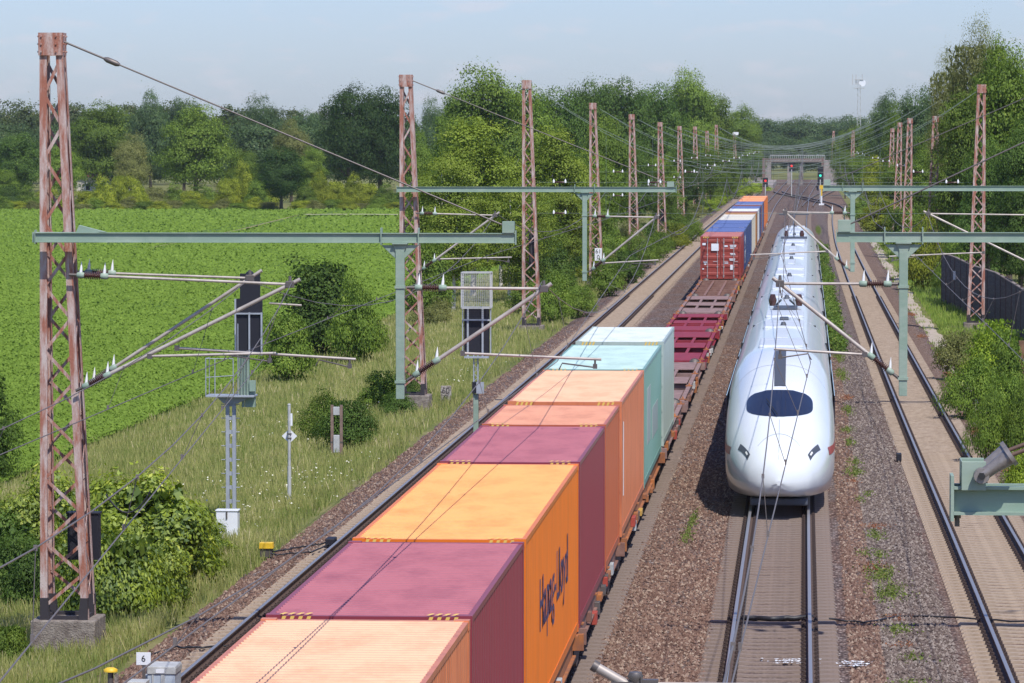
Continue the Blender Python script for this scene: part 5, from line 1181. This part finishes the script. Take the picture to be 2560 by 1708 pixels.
        mb = MB(); mb.tube([(-.05,1.98,2.42),(-.35,2.9,2.78)],.012,5); mb.build('wiper', M['ink'], ws)
    ys_ += Lc
# ================================================================== VEGETATION
def crown_mesh(name, seed, rx, ry, rz, zc, ncl, cr, nleaf, leaf, shape='oval', droop=0, lump=.25, flat=.8, inner=.12):
    """foliage: clumps of small leaf faces spread through an uneven volume"""
    r = np.random.default_rng(seed)
    d = r.normal(0,1,(ncl,3)); d /= np.linalg.norm(d,axis=1)[:,None]
    rad = r.uniform(.35,1.0,ncl)**.45
    # big uneven lobes
    lob = r.normal(0,1,(7,3)); lob /= np.linalg.norm(lob,axis=1)[:,None]; amp = r.uniform(-lump,lump,7)*(2.1 if shape == 'dome' else 1.2)
    mod = np.clip(1+np.sum(np.maximum(0,d@lob.T)**3*amp[None],axis=1),.45,1.6)*r.uniform(.85,1.12,ncl)
    C = d*rad[:,None]*mod[:,None]
    if shape == 'cone': f = 1-.78*(C[:,2]+1)/2; C[:,0] *= f*1.2; C[:,1] *= f*1.2
    if shape == 'egg': f = 1.12-.5*(C[:,2]+1)/2; C[:,0] *= f; C[:,1] *= f
    if shape == 'dome':
        C[:,2] = np.abs(C[:,2])*1.0; k2 = r.random(ncl) < .3; C[k2,0] *= 1.18; C[k2,1] *= 1.18; C[k2,2] *= .45
    C = C*np.array([rx,ry,rz])+np.array([0,0,zc])
    crs = cr*r.uniform(.55,1.35,ncl)
    w_ = crs**2; k = r.choice(ncl, nleaf, p=w_/w_.sum())
    q = r.normal(0,1,(nleaf,3)); q /= np.linalg.norm(q,axis=1)[:,None]; q[:,2] = np.where(q[:,2] < -.35, -q[:,2]*.6, q[:,2])
    rr = r.uniform(.55,1.0,nleaf)**.6+r.exponential(.16,nleaf)
    P = C[k]+q*(crs[k]*rr)[:,None]*np.array([1,1,flat])
    if droop: P[:,2] -= droop*r.uniform(0,1,nleaf)**2*crs[k]
    out_ = (P-np.array([0,0,zc]))/np.array([rx,ry,rz]); out_ /= np.linalg.norm(out_,axis=1)[:,None]+1e-6
    Nn = q*.75+out_*.5+np.array([0,0,.35])
    ni = int(nleaf*inner)
    vs, fs = leaf_quads(r, P, Nn, leaf, .9 if not droop else .5, .38)
    clv = r.uniform(-.22,.22,ncl)
    v = np.clip(r.beta(2.2,2.6,nleaf)+clv[k], 0, 1)
    # coarse inner foliage so the crown is not hollow
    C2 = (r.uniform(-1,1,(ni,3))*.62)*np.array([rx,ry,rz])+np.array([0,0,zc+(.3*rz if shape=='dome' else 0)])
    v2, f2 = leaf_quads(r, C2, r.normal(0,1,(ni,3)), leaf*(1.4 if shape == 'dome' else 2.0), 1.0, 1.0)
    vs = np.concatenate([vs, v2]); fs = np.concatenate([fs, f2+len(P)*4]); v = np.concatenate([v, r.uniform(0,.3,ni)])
    vs[:,2] = np.maximum(vs[:,2], -.1)
    return vs, fs, v
def trunk_mb(seed, h, r0, nb=6, spread=3.0, zc=6, lean=0):
    rr = random.Random(seed); mb = MB(); top = Vector((lean*h*.1, 0, h)); n = 5
    mb.tube([Vector((0,0,-.3)).lerp(top, t/n)+Vector((rr.uniform(-.12,.12)*t*.5,rr.uniform(-.1,.1)*t*.5,0)) for t in range(n+1)], [r0*(1.25-.95*t/n) for t in range(n+1)], 8)
    for k in range(nb):
        t = rr.uniform(.3,.85); b_ = Vector((lean*h*.1*t,0,h*t)); a = rr.uniform(0,6.28); L_ = spread*rr.uniform(.6,1.1)
        m_ = b_+Vector((math.cos(a)*L_*.5, math.sin(a)*L_*.5, L_*.45)); e = b_+Vector((math.cos(a)*L_, math.sin(a)*L_, L_*rr.uniform(.6,1.2)))
        mb.tube([b_, m_, e], [r0*.5*(1-t*.5), r0*.3*(1-t*.5), r0*.1], 6)
    return mb
LM_ = {'dark': leafmat('leaf_dark', (0.043,0.088,0.017), (0.126,0.213,0.036), (0.200,0.281,0.058)), 'deep': leafmat('leaf_deep', (0.024,0.060,0.014), (0.070,0.135,0.028), (0.12,0.19,0.045)), 'mid': leafmat('leaf_mid', (0.082,0.145,0.021), (0.224,0.323,0.044), (0.343,0.421,0.074)),
       'yellow': leafmat('leaf_yellow_green', (0.149,0.204,0.019), (0.410,0.455,0.044), (0.596,0.580,0.084)), 'birch': leafmat('leaf_birch', (0.134,0.200,0.022), (0.318,0.400,0.055), (0.464,0.522,0.110)),
       'blue': leafmat('leaf_blue_green', (0.057,0.108,0.042), (0.137,0.217,0.082), (0.224,0.289,0.126)), 'olive': leafmat('leaf_olive', (0.127,0.145,0.044), (0.268,0.276,0.092), (0.373,0.369,0.147)),
       'pine': leafmat('needle_dark', (0.048,0.073,0.027), (0.116,0.148,0.055), (0.194,0.158,0.074)), 'bright': leafmat('leaf_bright', (0.127,0.217,0.019), (0.373,0.474,0.042), (0.566,0.606,0.095)),
       'near': leafmat('leaf_near_bush', (0.050,0.105,0.008), (0.34,0.42,0.028), (0.60,0.62,0.10), .42, .4)}
PROTO = {}
def proto(kind):
    if kind in PROTO: return PROTO[kind]
    P = dict(
     oakA=(1,6.2,6.2,6.0,9.0,95,1.75,27000,.235,'oval'), oakB=(2,6.8,6.2,5.4,8.6,100,1.8,27000,.235,'egg'), oakC=(3,5.6,5.6,6.4,9.2,90,1.7,26000,.235,'oval'), oakD=(14,6.4,6.0,5.8,8.8,80,1.9,26000,.24,'egg'),
     fineA=(4,5.0,5.0,6.4,8.6,120,1.35,30000,.17,'egg'), fineB=(5,4.6,4.6,6.2,8.0,110,1.25,28000,.17,'oval'),
     birchA=(6,3.0,3.0,5.2,7.0,95,.85,20000,.13,'egg'), birchB=(7,3.4,3.2,4.6,6.4,95,.9,20000,.13,'oval'), birchC=(8,2.6,2.6,4.8,6.6,80,.8,16000,.13,'egg'),
     pineA=(9,2.6,2.6,6.5,9.5,70,1.0,9000,.26,'cone'), pineB=(10,2.2,2.2,5.5,10.5,60,1.0,8000,.26,'cone'),
     bushA=(11,1.6,1.5,1.7,.5,60,.52,11000,.085,'dome'), bushB=(12,1.9,1.6,1.4,.4,60,.55,11000,.085,'dome'), bushC=(13,1.3,1.3,2.2,.5,60,.48,11000,.085,'dome'),
     shrubA=(15,2.6,2.4,3.4,.8,90,.8,15000,.15,'dome'), shrubB=(16,3.2,2.6,2.6,.7,90,.85,15000,.15,'dome'), shrubC=(17,2.2,2.2,4.6,1.0,90,.75,15000,.15,'dome'))
    if kind in P:
        sd_, rx, ry, rz, zc, ncl, cr, nl, lf, shp = P[kind]
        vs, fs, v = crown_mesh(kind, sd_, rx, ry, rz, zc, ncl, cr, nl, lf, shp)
    elif kind == 'droop':
        vs, fs, v = crown_mesh(kind, 31, 5.2,5.2,7.6,10.2,110,1.2,34000,.17,'egg', droop=1.5, flat=1.1)
    elif kind == 'nearA':
        vs, fs, v = crown_mesh(kind, 41, 1.35,1.2,1.75,.35,48,.46,22000,.125,'dome', droop=.45)
    elif kind == 'nearB':
        vs, fs, v = crown_mesh(kind, 42, 1.5,1.3,1.35,.3,48,.48,22000,.125,'dome', droop=.45)
    me = npmesh('crown_'+kind, vs, fs, LM_['mid'], v)
    if kind.startswith('oak'): tr = trunk_mb(sum(map(ord,kind)), 8.5, .42, 8, 4.2).mesh('trunk', M['bark'])
    elif kind.startswith('fine') or kind == 'droop': tr = trunk_mb(sum(map(ord,kind)), 10, .30, 9, 3.4).mesh('trunk', M['bark'])
    elif kind.startswith('birch'): tr = trunk_mb(sum(map(ord,kind)), 9.5, .15, 9, 2.0).mesh('trunk', M['birchbark'])
    elif kind.startswith('pine'): tr = trunk_mb(sum(map(ord,kind)), 12, .22, 4, 1.5).mesh('trunk', M['bark'])
    else:
        mb = MB(); rr = random.Random(5)
        for k in range(6): a = rr.uniform(0,6.28); mb.tube([(0,0,-.1),(math.cos(a)*.4,math.sin(a)*.4,.7),(math.cos(a)*.8,math.sin(a)*.8,1.3)],[.05,.035,.015],5)
        tr = mb.mesh('trunk', M['bark'])
    PROTO[kind] = (me, tr, vs, fs, v); return PROTO[kind]
HT = dict(oakA=16.2,oakB=15.2,oakC=16.8,oakD=15.6,fineA=16,fineB=15,birchA=13,birchB=11.8,birchC=12.2,pineA=17,pineB=17,bushA=2.5,bushB=2.1,bushC=3.0,shrubA=4.8,shrubB=3.9,shrubC=6.3,droop=17,nearA=2.35,nearB=1.9)
def plant(kind, X, Y, h, tone, label, cat='tree', group=None, sx=1.0, rz=None, name=None, z=None, trunk=True):
    me, tr, *_ = proto(kind); s = h/HT[kind]; z = float(hgt(X, Y)) if z is None else z
    name = name or ('tree' if cat == 'tree' else 'bush')
    root = empty(name, (X,Y,z), (hash((round(X,2),round(Y,2)))%628)/100 if rz is None else rz); root.scale = (s*sx, s*sx, s); tag(root, label, cat, group)
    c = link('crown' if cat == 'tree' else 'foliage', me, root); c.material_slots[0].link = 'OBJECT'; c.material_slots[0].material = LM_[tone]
    if trunk: link('trunk' if cat == 'tree' else 'stems', tr, root)
    return root
def treepx(kind, px_, topy_, Y, tone, label, wpx=None, cat='tree', group=None, **k):
    X = atx(px_, Y); z = float(hgt(X, Y)); h = atz(px_, topy_, Y)-z
    sx = 1.0
    if wpx:
        W0 = dict(oakA=14.2,oakB=15,oakC=13,oakD=14.6,fineA=11.5,fineB=10.8,birchA=7.2,birchB=7.8,birchC=6.2,droop=12,bushA=3.9,bushB=4.4,bushC=3.2,shrubA=6.2,shrubB=7.4,shrubC=5.4,pineA=5.5,pineB=5,nearA=3.2,nearB=3.5)[kind]
        sx = (wpx*Y/9640)/(W0*h/HT[kind])
    return plant(kind, X, Y, h, tone, label, cat, group, sx=sx, **k)
random.seed(4)
ORD = 'first second third fourth fifth sixth seventh eighth ninth tenth eleventh twelfth thirteenth fourteenth fifteenth sixteenth seventeenth eighteenth nineteenth twentieth twenty-first twenty-second twenty-third twenty-fourth twenty-fifth twenty-sixth'.split()
TW = dict(deep='deep green', dark='dark green', mid='mid green', yellow='yellow-green', olive='olive green', bright='bright green', blue='blue-green')
# ---- beyond the field
treepx('oakA',40,288,640,'dark','dark broad tree at the far left beyond the field',135)
treepx('oakC',225,222,690,'mid','tall oak behind the nearest mast, its trunk seen above the hedge',165)
treepx('oakB',345,208,760,'blue','tall blue-green tree left of a matching one behind the field',120)
treepx('oakA',422,204,770,'blue','blue-green tree whose top is crossed by the stay rod of the first mast',110)
treepx('oakD',450,246,655,'mid','wide medium green tree in the middle of the field edge',205)
treepx('oakB',600,217,780,'blue','blue-green tree behind the small lone dark tree',115)
treepx('oakC',690,243,790,'blue','low blue-green tree between the lone tree and the big dark oak',110)
treepx('oakB',668,273,690,'olive','pale olive willow behind the lone dark tree',115)
treepx('oakA',645,322,600,'deep','small lone dark tree standing at the edge of the field',132)
treepx('oakC',800,180,650,'deep','left half of the huge dark oak beyond the field',150)
treepx('oakA',872,174,655,'deep','right half of the huge dark oak beyond the field',165)
treepx('oakB',993,222,900,'blue','small hazy tree in the gap right of the second mast',72)
treepx('oakD',140,335,670,'mid','green tree behind the lattice of the nearest mast',120)
treepx('oakB',300,305,680,'olive','olive tree hiding the farmhouse',100)
treepx('oakA',555,330,660,'mid','round green tree left of the lone dark tree',90)
treepx('oakC',715,330,665,'mid','green tree between the lone tree and the big oak',80)
treepx('oakD',8,390,630,'mid','low green tree cut by the left edge beyond the field',90)
# hedge along the field: countable bushes
hb = [(20,415,'dark'),(60,430,'mid'),(105,425,'yellow'),(150,440,'mid'),(195,430,'yellow'),(235,410,'yellow'),(275,388,'yellow'),(315,415,'yellow'),(355,420,'olive'),(400,425,'mid'),(440,430,'yellow'),(480,432,'mid'),(520,395,'yellow'),(560,378,'yellow'),(590,400,'mid'),(612,425,'yellow'),(700,420,'mid'),(735,398,'yellow'),(770,405,'yellow'),(808,405,'yellow'),(845,410,'yellow'),(880,425,'mid'),(905,435,'dark')]
for i, (px_, ty, tn) in enumerate(hb):
    k = ('shrubA','shrubB')[i%2]
    treepx(k, px_, ty, 612+(i*7)%16, tn, '%s bush, %s from the left in the hedge beyond the field' % (TW[tn], ORD[i]), 62, 'bush', 'bushes in the hedge beyond the field')
for i in range(26):
    px_ = 5+i*36; 
    if 620 < px_ < 672: continue
    treepx(('shrubB','shrubA')[i%2], px_, 452+(i*5)%13, 606+(i*3)%5, ('mid','yellow','olive')[i%3], 'low %s bush at the foot of the far hedge, %s from the left' % (TW[('mid','yellow','olive')[i%3]], ORD[i]), 55, 'bush', 'low bushes at the foot of the far hedge')
# ---- centre, left of the tracks
treepx('birchA',1085,238,273,'birch','tall yellow-green birch with pale trunks left of the third mast',270)
treepx('birchB',1010,325,262,'birch','lower birch beside the second mast',200)
treepx('birchC',1150,300,285,'birch','narrow birch leaning behind the third mast',150)
treepx('birchA',1265,262,300,'birch','light birch right of the third mast',210)
treepx('birchB',1320,330,320,'birch','low birch left of the 61 0 mast',120)
treepx('birchC',1040,430,250,'birch','light green sapling tree below the birches',190)
treepx('birchB',1170,400,262,'birch','short light birch directly left of the third mast',200)
treepx('birchC',1290,400,282,'birch','short light birch directly right of the third mast',150)
treepx('oakD',1110,158,470,'mid','broad tree behind the birches, left of the third mast head',250)
treepx('oakA',1185,158,480,'mid','tall tree right behind the third mast head',210)
treepx('oakA',1270,172,500,'dark','dark tree between the third and fourth mast heads',190)
treepx('oakA',1410,150,590,'dark','highest dark oak above the fifth mast',190)
treepx('oakD',1345,188,560,'dark','dark tree above the fourth mast',150)
treepx('oakA',1495,165,610,'dark','dark tree above the sixth mast',170)
treepx('oakD',1580,163,680,'mid','tall tree above the eighth mast',160)
treepx('oakA',1630,185,720,'mid','tree with a lone branch reaching into the sky right of the high wood',120)
treepx('oakC',1690,232,860,'mid','tree sloping down to the horizon at the end of the left wood',100)
treepx('oakB',1725,262,960,'mid','last tree of the left wood before the horizon dip',60)
treepx('oakD',1390,270,360,'mid','green tree behind the 61 0 mast',150)
treepx('oakB',1455,320,400,'dark','dark tree behind the fifth mast',120)
treepx('oakA',1515,335,440,'mid','green tree behind the sixth mast',110)
treepx('oakC',1575,330,500,'dark','tree behind the seventh and eighth masts',95)
treepx('oakD',1630,335,570,'mid','tree behind the thin far masts',85)
treepx('oakB',1668,345,640,'mid','tree behind the pale distant mast',70)
treepx('oakA',1700,350,760,'dark','dark tree left of the gantry',60)
treepx('oakC',1735,345,840,'dark','dark tree touching the left end of the road bridge',50)
treepx('oakA',1360,190,640,'dark','dark tree filling the gap behind the fourth mast',120)
treepx('oakD',1040,215,540,'mid','tree at the left shoulder of the high wood',110)
treepx('oakB',960,300,420,'mid','tree behind the second mast',100)
treepx('shrubC',985,520,236,'mid','leafy shrub right of the second mast above the hanging post',120,'bush')
treepx('fineA',1370,330,330,'mid','leafy tree whose crown frames the 61 0 mast',140)
treepx('fineB',1230,420,270,'mid','leafy tree behind the lower part of the third mast',150)
# near shrubs on the left verge
NB = 'shrubs on the left verge'
for (k, px_, ty, Y, tn, w_, lb) in [
 ('shrubC',735,562,200,'dark',235,'large dark shrub at the field edge between the two signals'),('shrubA',660,690,178,'mid',130,'lower shrub left of the large dark one, behind the railed signal'),('shrubB',820,640,192,'mid',130,'shrub on the right side of the large dark one'),
 ('bushA',790,895,134,'dark',150,'round dark bush behind the two brown posts'),('bushB',745,905,138,'mid',120,'bush left of the two brown posts'),('bushC',880,835,156,'mid',110,'bush left of the hanging green post'),('bushB',930,855,160,'dark',90,'dark bush at the foot of the second mast'),
 ('bushA',915,890,150,'dark',90,'small dark bush under the end of the hanging green post'),('bushB',1000,690,232,'olive',90,'pale bush in the meadow before the birches'),
 ('bushC',1290,600,240,'mid',110,'bush right of the third mast foot'),('bushA',1330,640,232,'mid',90,'low bush near the ballast right of the third mast'),('bushB',1265,640,225,'mid',110,'bush beside the concrete block of the third mast'),
 ('bushC',1395,575,262,'mid',90,'bush right of the 61 0 mast foot'),('bushA',1440,560,285,'dark',95,'dark bush along the ballast beyond the 61 0 mast'),('bushB',1470,535,318,'mid',85,'bush beside the fifth mast foot'),('bushA',1510,520,345,'mid',80,'bush between the fifth and sixth mast'),
 ('bushC',1550,500,372,'yellow',70,'yellow-green bush left of the sixth mast foot'),('bushB',1585,492,400,'mid',65,'bush beyond the sixth mast foot'),('bushA',1450,500,350,'olive',90,'olive bush behind the fifth mast'),('bushB',1350,560,300,'dark',110,'dark bush behind the 61 0 mast')]:
    treepx(k, px_, ty, Y, tn, lb, w_, 'bush')
for i, (px_, ty, Y) in enumerate([(1650,428,640),(1680,418,680),(1712,413,720),(1742,416,770),(1640,440,600),(1620,452,560)]):
    treepx(('shrubB','shrubA')[i%2], px_, ty, Y, 'bright', ['bright yellow-green shrub below the tallest far masts','bright shrub, second of the yellow-green row by the train','bright shrub in the middle of the yellow-green row','bright shrub nearest the distant signal','bright shrub at the near end of the yellow-green row','yellow-green shrub where the row of bright shrubs begins'][i], 60, 'bush')
for i in range(16):
    Y = 240+i*26; px_ = 1850-9640*(15.2+1.3*math.sin(i*2.1))/Y-6
    treepx(('bushA','bushB','bushC')[i%3], px_, 317+9640*(9.9-(2.2+.8*math.sin(i*1.7)))/Y, Y, ('mid','dark','yellow','olive')[i%4], '%s shrub in the thicket along the left masts, %s from the bridge' % (TW[('mid','dark','yellow','olive')[i%4]], ORD[i]), 9640*4.2/Y, 'bush', 'thicket shrubs along the left masts')
# big near bush
for (k, px_, ty, Y, w_, tn, lb) in [('nearA',330,1075,93,350,'near','main dome of the big leafy bush behind the nearest mast'),('nearB',215,1085,96,300,'near','bush lobe directly behind the nearest mast'),('nearA',60,1120,95,260,'near','left lobe of the big leafy bush at the edge of the photo'),
  ('nearB',425,1150,96,170,'near','right lobe of the big leafy bush'),('nearA',470,1195,99,110,'near','upper small lobe at the right end of the big bush'),('nearA',450,1262,95,130,'mid','darker small-leaved bush in front of the white cabinet'),('nearB',528,1272,98.5,110,'mid','low bush at the right tip of the big bush, near the yellow box'),
  ('nearB',255,1190,86.5,270,'near','front lobe of the big leafy bush'),('nearB',345,1225,88,200,'near','front right lobe of the big leafy bush'),('nearA',0,1170,92,230,'dark','dark shaded bush at the left edge of the photo'),('nearB',95,1230,90,190,'dark','dark lower bush left of the nearest mast foot')]:
    treepx(k, px_, ty, Y, tn, lb, w_, 'bush')
plant('fineB', -22.05, 110, 5.3, 'dark', 'dark tree whose lowest twigs reach in from the left edge', sx=.7, trunk=True)
treepx('nearB',15,1420,79,'mid','small bush at the lower left edge below the nearest mast',120,'bush')
# ---- right side
for (k, px_, ty, Y, tn, w_, lb) in [
 ('droop',2240,38,330,'olive',200,'very tall drooping birch on the right, highest against the sky'),('droop',2175,110,350,'olive',130,'drooping birch at the left shoulder of the tallest one'),
 ('fineA',2318,72,262,'mid',240,'tall dense tree at the right edge behind the barrier mast'),('fineB',2230,125,290,'mid',200,'dense tree left of the barrier mast head'),('fineA',2290,55,300,'mid',200,'dense tree between the tall birch and the right edge'),('fineB',2345,60,280,'dark',200,'tall dark tree cut by the right edge of the photo'),('fineA',2345,250,240,'dark',200,'dark tree at the right edge below the tallest one'),
 ('oakA',2110,167,440,'blue',120,'hazy tree left of the drooping birches'),('oakC',2038,196,540,'blue',95,'hazy rounded tree nearest the radio mast'),('oakB',2070,230,500,'mid',110,'green tree below the hazy rounded one'),('oakD',2010,262,620,'mid',90,'tree at the right shoulder of the horizon dip'),
 ('oakA',1960,272,720,'mid',70,'tree below the radio mast'),('oakB',1930,300,800,'mid',60,'tree above the right end of the road bridge'),('fineB',2160,240,380,'mid',130,'tree behind the right mast heads'),('fineA',2270,300,250,'dark',190,'dark tree straight behind the barrier mast'),
 ('fineB',2190,330,300,'mid',150,'middle-height tree right of the trio of mast heads'),('fineA',2120,330,370,'mid',120,'tree below the rightmost of the small mast heads'),('fineB',2060,345,440,'mid',110,'tree below the trio of mast heads'),('fineA',2010,350,520,'yellow',95,'yellow-green tree left of the trio of mast heads'),
 ('oakC',1975,350,600,'mid',75,'tree beside the green distant signal'),('oakB',1940,345,690,'mid',60,'tree right of the road bridge'),('fineB',2345,370,228,'dark',150,'dark tree behind the barrier at the right edge'),
 ('shrubC',2240,420,272,'dark',140,'dark shrub filling the space behind the barrier mast'),('shrubC',2150,450,300,'mid',130,'shrub above the left end of the barrier'),('shrubA',2080,455,350,'mid',110,'shrub under the upper green beam'),('shrubC',2020,440,420,'yellow',90,'yellow-green shrub right of the bend of the track'),
 ('shrubB',1975,455,500,'mid',70,'shrub at the bend of the right track'),('shrubB',2120,505,275,'yellow',100,'yellow-green shrub before the barrier end'),('shrubB',2190,545,262,'mid',90,'shrub touching the top of the barrier end'),
 ('bushC',2280,700,160,'bright',150,'bright maple-leaved bush in front of the barrier'),('bushA',2210,735,172,'olive',130,'olive bush at the near foot of the barrier mast'),('bushB',2230,820,148,'mid',130,'green bush beside the sandy path'),('bushC',2320,720,150,'mid',110,'green bush right of the maple-leaved one'),
 ('bushA',2310,830,135,'mid',130,'bush left of the rusty post'),('bushB',2270,900,128,'mid',90,'low bush left of the rusty post foot'),('bushA',2355,1000,112,'bright',120,'bright bush at the right edge below the rusty post'),('bushB',2345,880,128,'mid',90,'bush at the right edge behind the rusty post')]:
    treepx(k, px_, ty, Y, tn, lb, w_, 'bush' if k[0] in 'bs' and not k.startswith('birch') else 'tree')
# ---- far woods that read as one mass
def wood(name, label, spots, tone, seed):
    r = np.random.default_rng(seed); VS = []; FS = []; VV = []; off = 0
    for (X, Y, h, k) in spots:
        _, _, vs, fs, v = proto(k); n = len(fs); keep = r.random(n) < (.42 if Y < 1100 else .25); s = h/HT[k]; a = r.uniform(0,6.28)
        q = vs.reshape(-1,4,3)[keep]; c = q.mean(axis=1, keepdims=True); q = c+(q-c)*1.5; q = q.reshape(-1,3)*s
        x = q[:,0]*math.cos(a)-q[:,1]*math.sin(a); y = q[:,0]*math.sin(a)+q[:,1]*math.cos(a)
        VS.append(np.stack([x+X, y+Y, q[:,2]+float(hgt(X,Y))],-1)); m_ = len(q)//4; FS.append(np.arange(4*m_).reshape(m_,4)+off); off += 4*m_; VV.append(np.clip(v[keep]+r.uniform(-.15,.15),0,1))
    return tag(link(name, npmesh(name, np.concatenate(VS), np.concatenate(FS), LM_[tone], np.concatenate(VV))), label, 'woodland', kind='stuff')
r = random.Random(9)
sp = []
for i in range(34): Y = r.uniform(880,1000); px_ = -30+i*24+r.uniform(-8,8); sp.append((atx(px_,Y), Y, atz(0,238+r.uniform(-8,16),Y)+1.3, r.choice(['pineA','pineB','pineA','oakB'])))
wood('distant_wood', 'hazy dark conifer wood on the skyline beyond the field', sp, 'pine', 1)
sp = []
for i in range(30): Y = r.uniform(740,860); px_ = -20+i*34+r.uniform(-8,8); sp.append((atx(px_,Y), Y, atz(0,285+r.uniform(-20,30),Y)+1.3, r.choice(['oakA','oakB','oakC','oakD'])))
wood('distant_wood', 'mixed broadleaf wood behind the trees of the field edge', sp, 'blue', 2)
sp = []
for i in range(30): Y = r.uniform(1250,1450); px_ = 1700+i*10+r.uniform(-8,8); sp.append((atx(px_,Y), Y, atz(0,276+r.uniform(-5,8),Y)+1.0, r.choice(['oakA','oakB','pineA','oakD'])))
for i in range(12): Y = r.uniform(1020,1150); px_ = 1735+i*19+r.uniform(-8,8); sp.append((atx(px_,Y), Y, atz(0,318+r.uniform(-14,8),Y)+1.0, r.choice(['oakA','oakB','oakD'])))
wood('distant_wood', 'far wood closing the view above the road bridge', sp, 'blue', 3)
sp = []
for i in range(34):
    Y = 330+i*22; X = -27-r.uniform(0,16)-.006*Y
    px_ = 1850+9640*X/Y
    if px_ < 1010+8*9640/Y: continue
    sp.append((X, Y, min(atz(0,215+.04*(Y-300),Y), 15.5)*r.uniform(.72,.95), r.choice(['oakA','oakB','oakC','oakD'])))
wood('wood_behind_masts', 'dense green wood filling the space behind the left row of masts', sp, 'mid', 4)
sp = []
for i in range(26):
    Y = 300+i*26; X = 16+r.uniform(0,14)+.004*Y
    sp.append((X, Y, r.uniform(10,14.5), r.choice(['oakA','oakB','oakC','fineA'])))
wood('wood_on_the_right', 'dense wood along the right side of the railway', sp, 'mid', 5)

# ================================================================== white flowers in the meadow
r = np.random.default_rng(77); n = 420
cxs = [(-14.6,112,1.0,7),(-13.9,122,.9,8),(-16.5,118,1.2,6),(-15.3,103,.8,3),(-17.5,150,2,10),(-14,175,1,12)]
k = r.integers(0,len(cxs),n); X = np.array([cxs[i][0] for i in k])+r.normal(0,1,n)*np.array([cxs[i][2] for i in k])*.7; Y = np.array([cxs[i][1] for i in k])+r.normal(0,1,n)*np.array([cxs[i][3] for i in k])*.6
Z = hgt(X,Y)+r.uniform(.15,.5,n); vs, fs = leaf_quads(r, np.stack([X,Y,Z],-1), np.tile([0,-.3,.9],(n,1)), .05, 1, .4)
tag(link('white_flowers', npmesh('white_flowers', vs, fs, mat('petal_white',(0.66,0.64,0.50),.7), None)), 'small white flowers scattered through the meadow grass', 'flowers', kind='stuff')
# ================================================================== HAZE
hz = MB().box(-950,950,-140,2350,-5,42).build('haze', None if False else M['white']); tag(hz, kind='stuff'); hz['label'] = 'thin summer haze in the air'
hm = bpy.data.materials.new('haze_air'); hm.use_nodes = True; t = hm.node_tree; t.nodes.clear(); o = N('ShaderNodeOutputMaterial', t); v = N('ShaderNodeVolumePrincipled', t)
v.inputs['Color'].default_value = (0.84,0.92,1.0,1); v.inputs['Density'].default_value = 0.00006; v.inputs['Anisotropy'].default_value = 0.2
t.links.new(v.outputs[0], o.inputs['Volume']); hz.data.materials.clear(); hz.data.materials.append(hm)

# dirt lane along the far part of the field
pts = [(340,574),(420,558),(500,541),(560,528),(630,510),(690,495),(720,492)]; V = []; hw2 = [1,1.5,2.6,3,3,2,1]
for (a, b_), h_ in zip(pts, hw2):
    Yq = 9640*(9.64+.48)/(b_-317); x = atx(a, Yq); V += [(x, Yq-h_*.5-1.5, -.38), (x, Yq+h_*.5+1.5, -.38)]
tag(link('dirt_lane', npmesh('dirt_lane', np.array(V), np.array([(2*i,2*i+2,2*i+3,2*i+1) for i in range(len(pts)-1)]), mat('dry_soil',(0.30,0.20,0.13),.95,vscale=.6,col2=(0.16,0.20,0.07),thr=(.4,.7)))), kind='structure')

V = []
for px_, q in ((700,493.5),(760,492.5),(830,492.5),(915,493)):
    Yq = 9640*(9.64+.4)/(q-317)+0; V += [(atx(px_,Yq), Yq-2, -.40), (atx(px_,Yq), Yq+2, -.40)]
tag(link('dirt_lane', npmesh('dirt_lane', np.array(V), np.array([(2*i,2*i+2,2*i+3,2*i+1) for i in range(3)]), mat('dry_grass',(0.42,0.40,0.24),.95,vscale=.6,var=.2))), kind='structure')
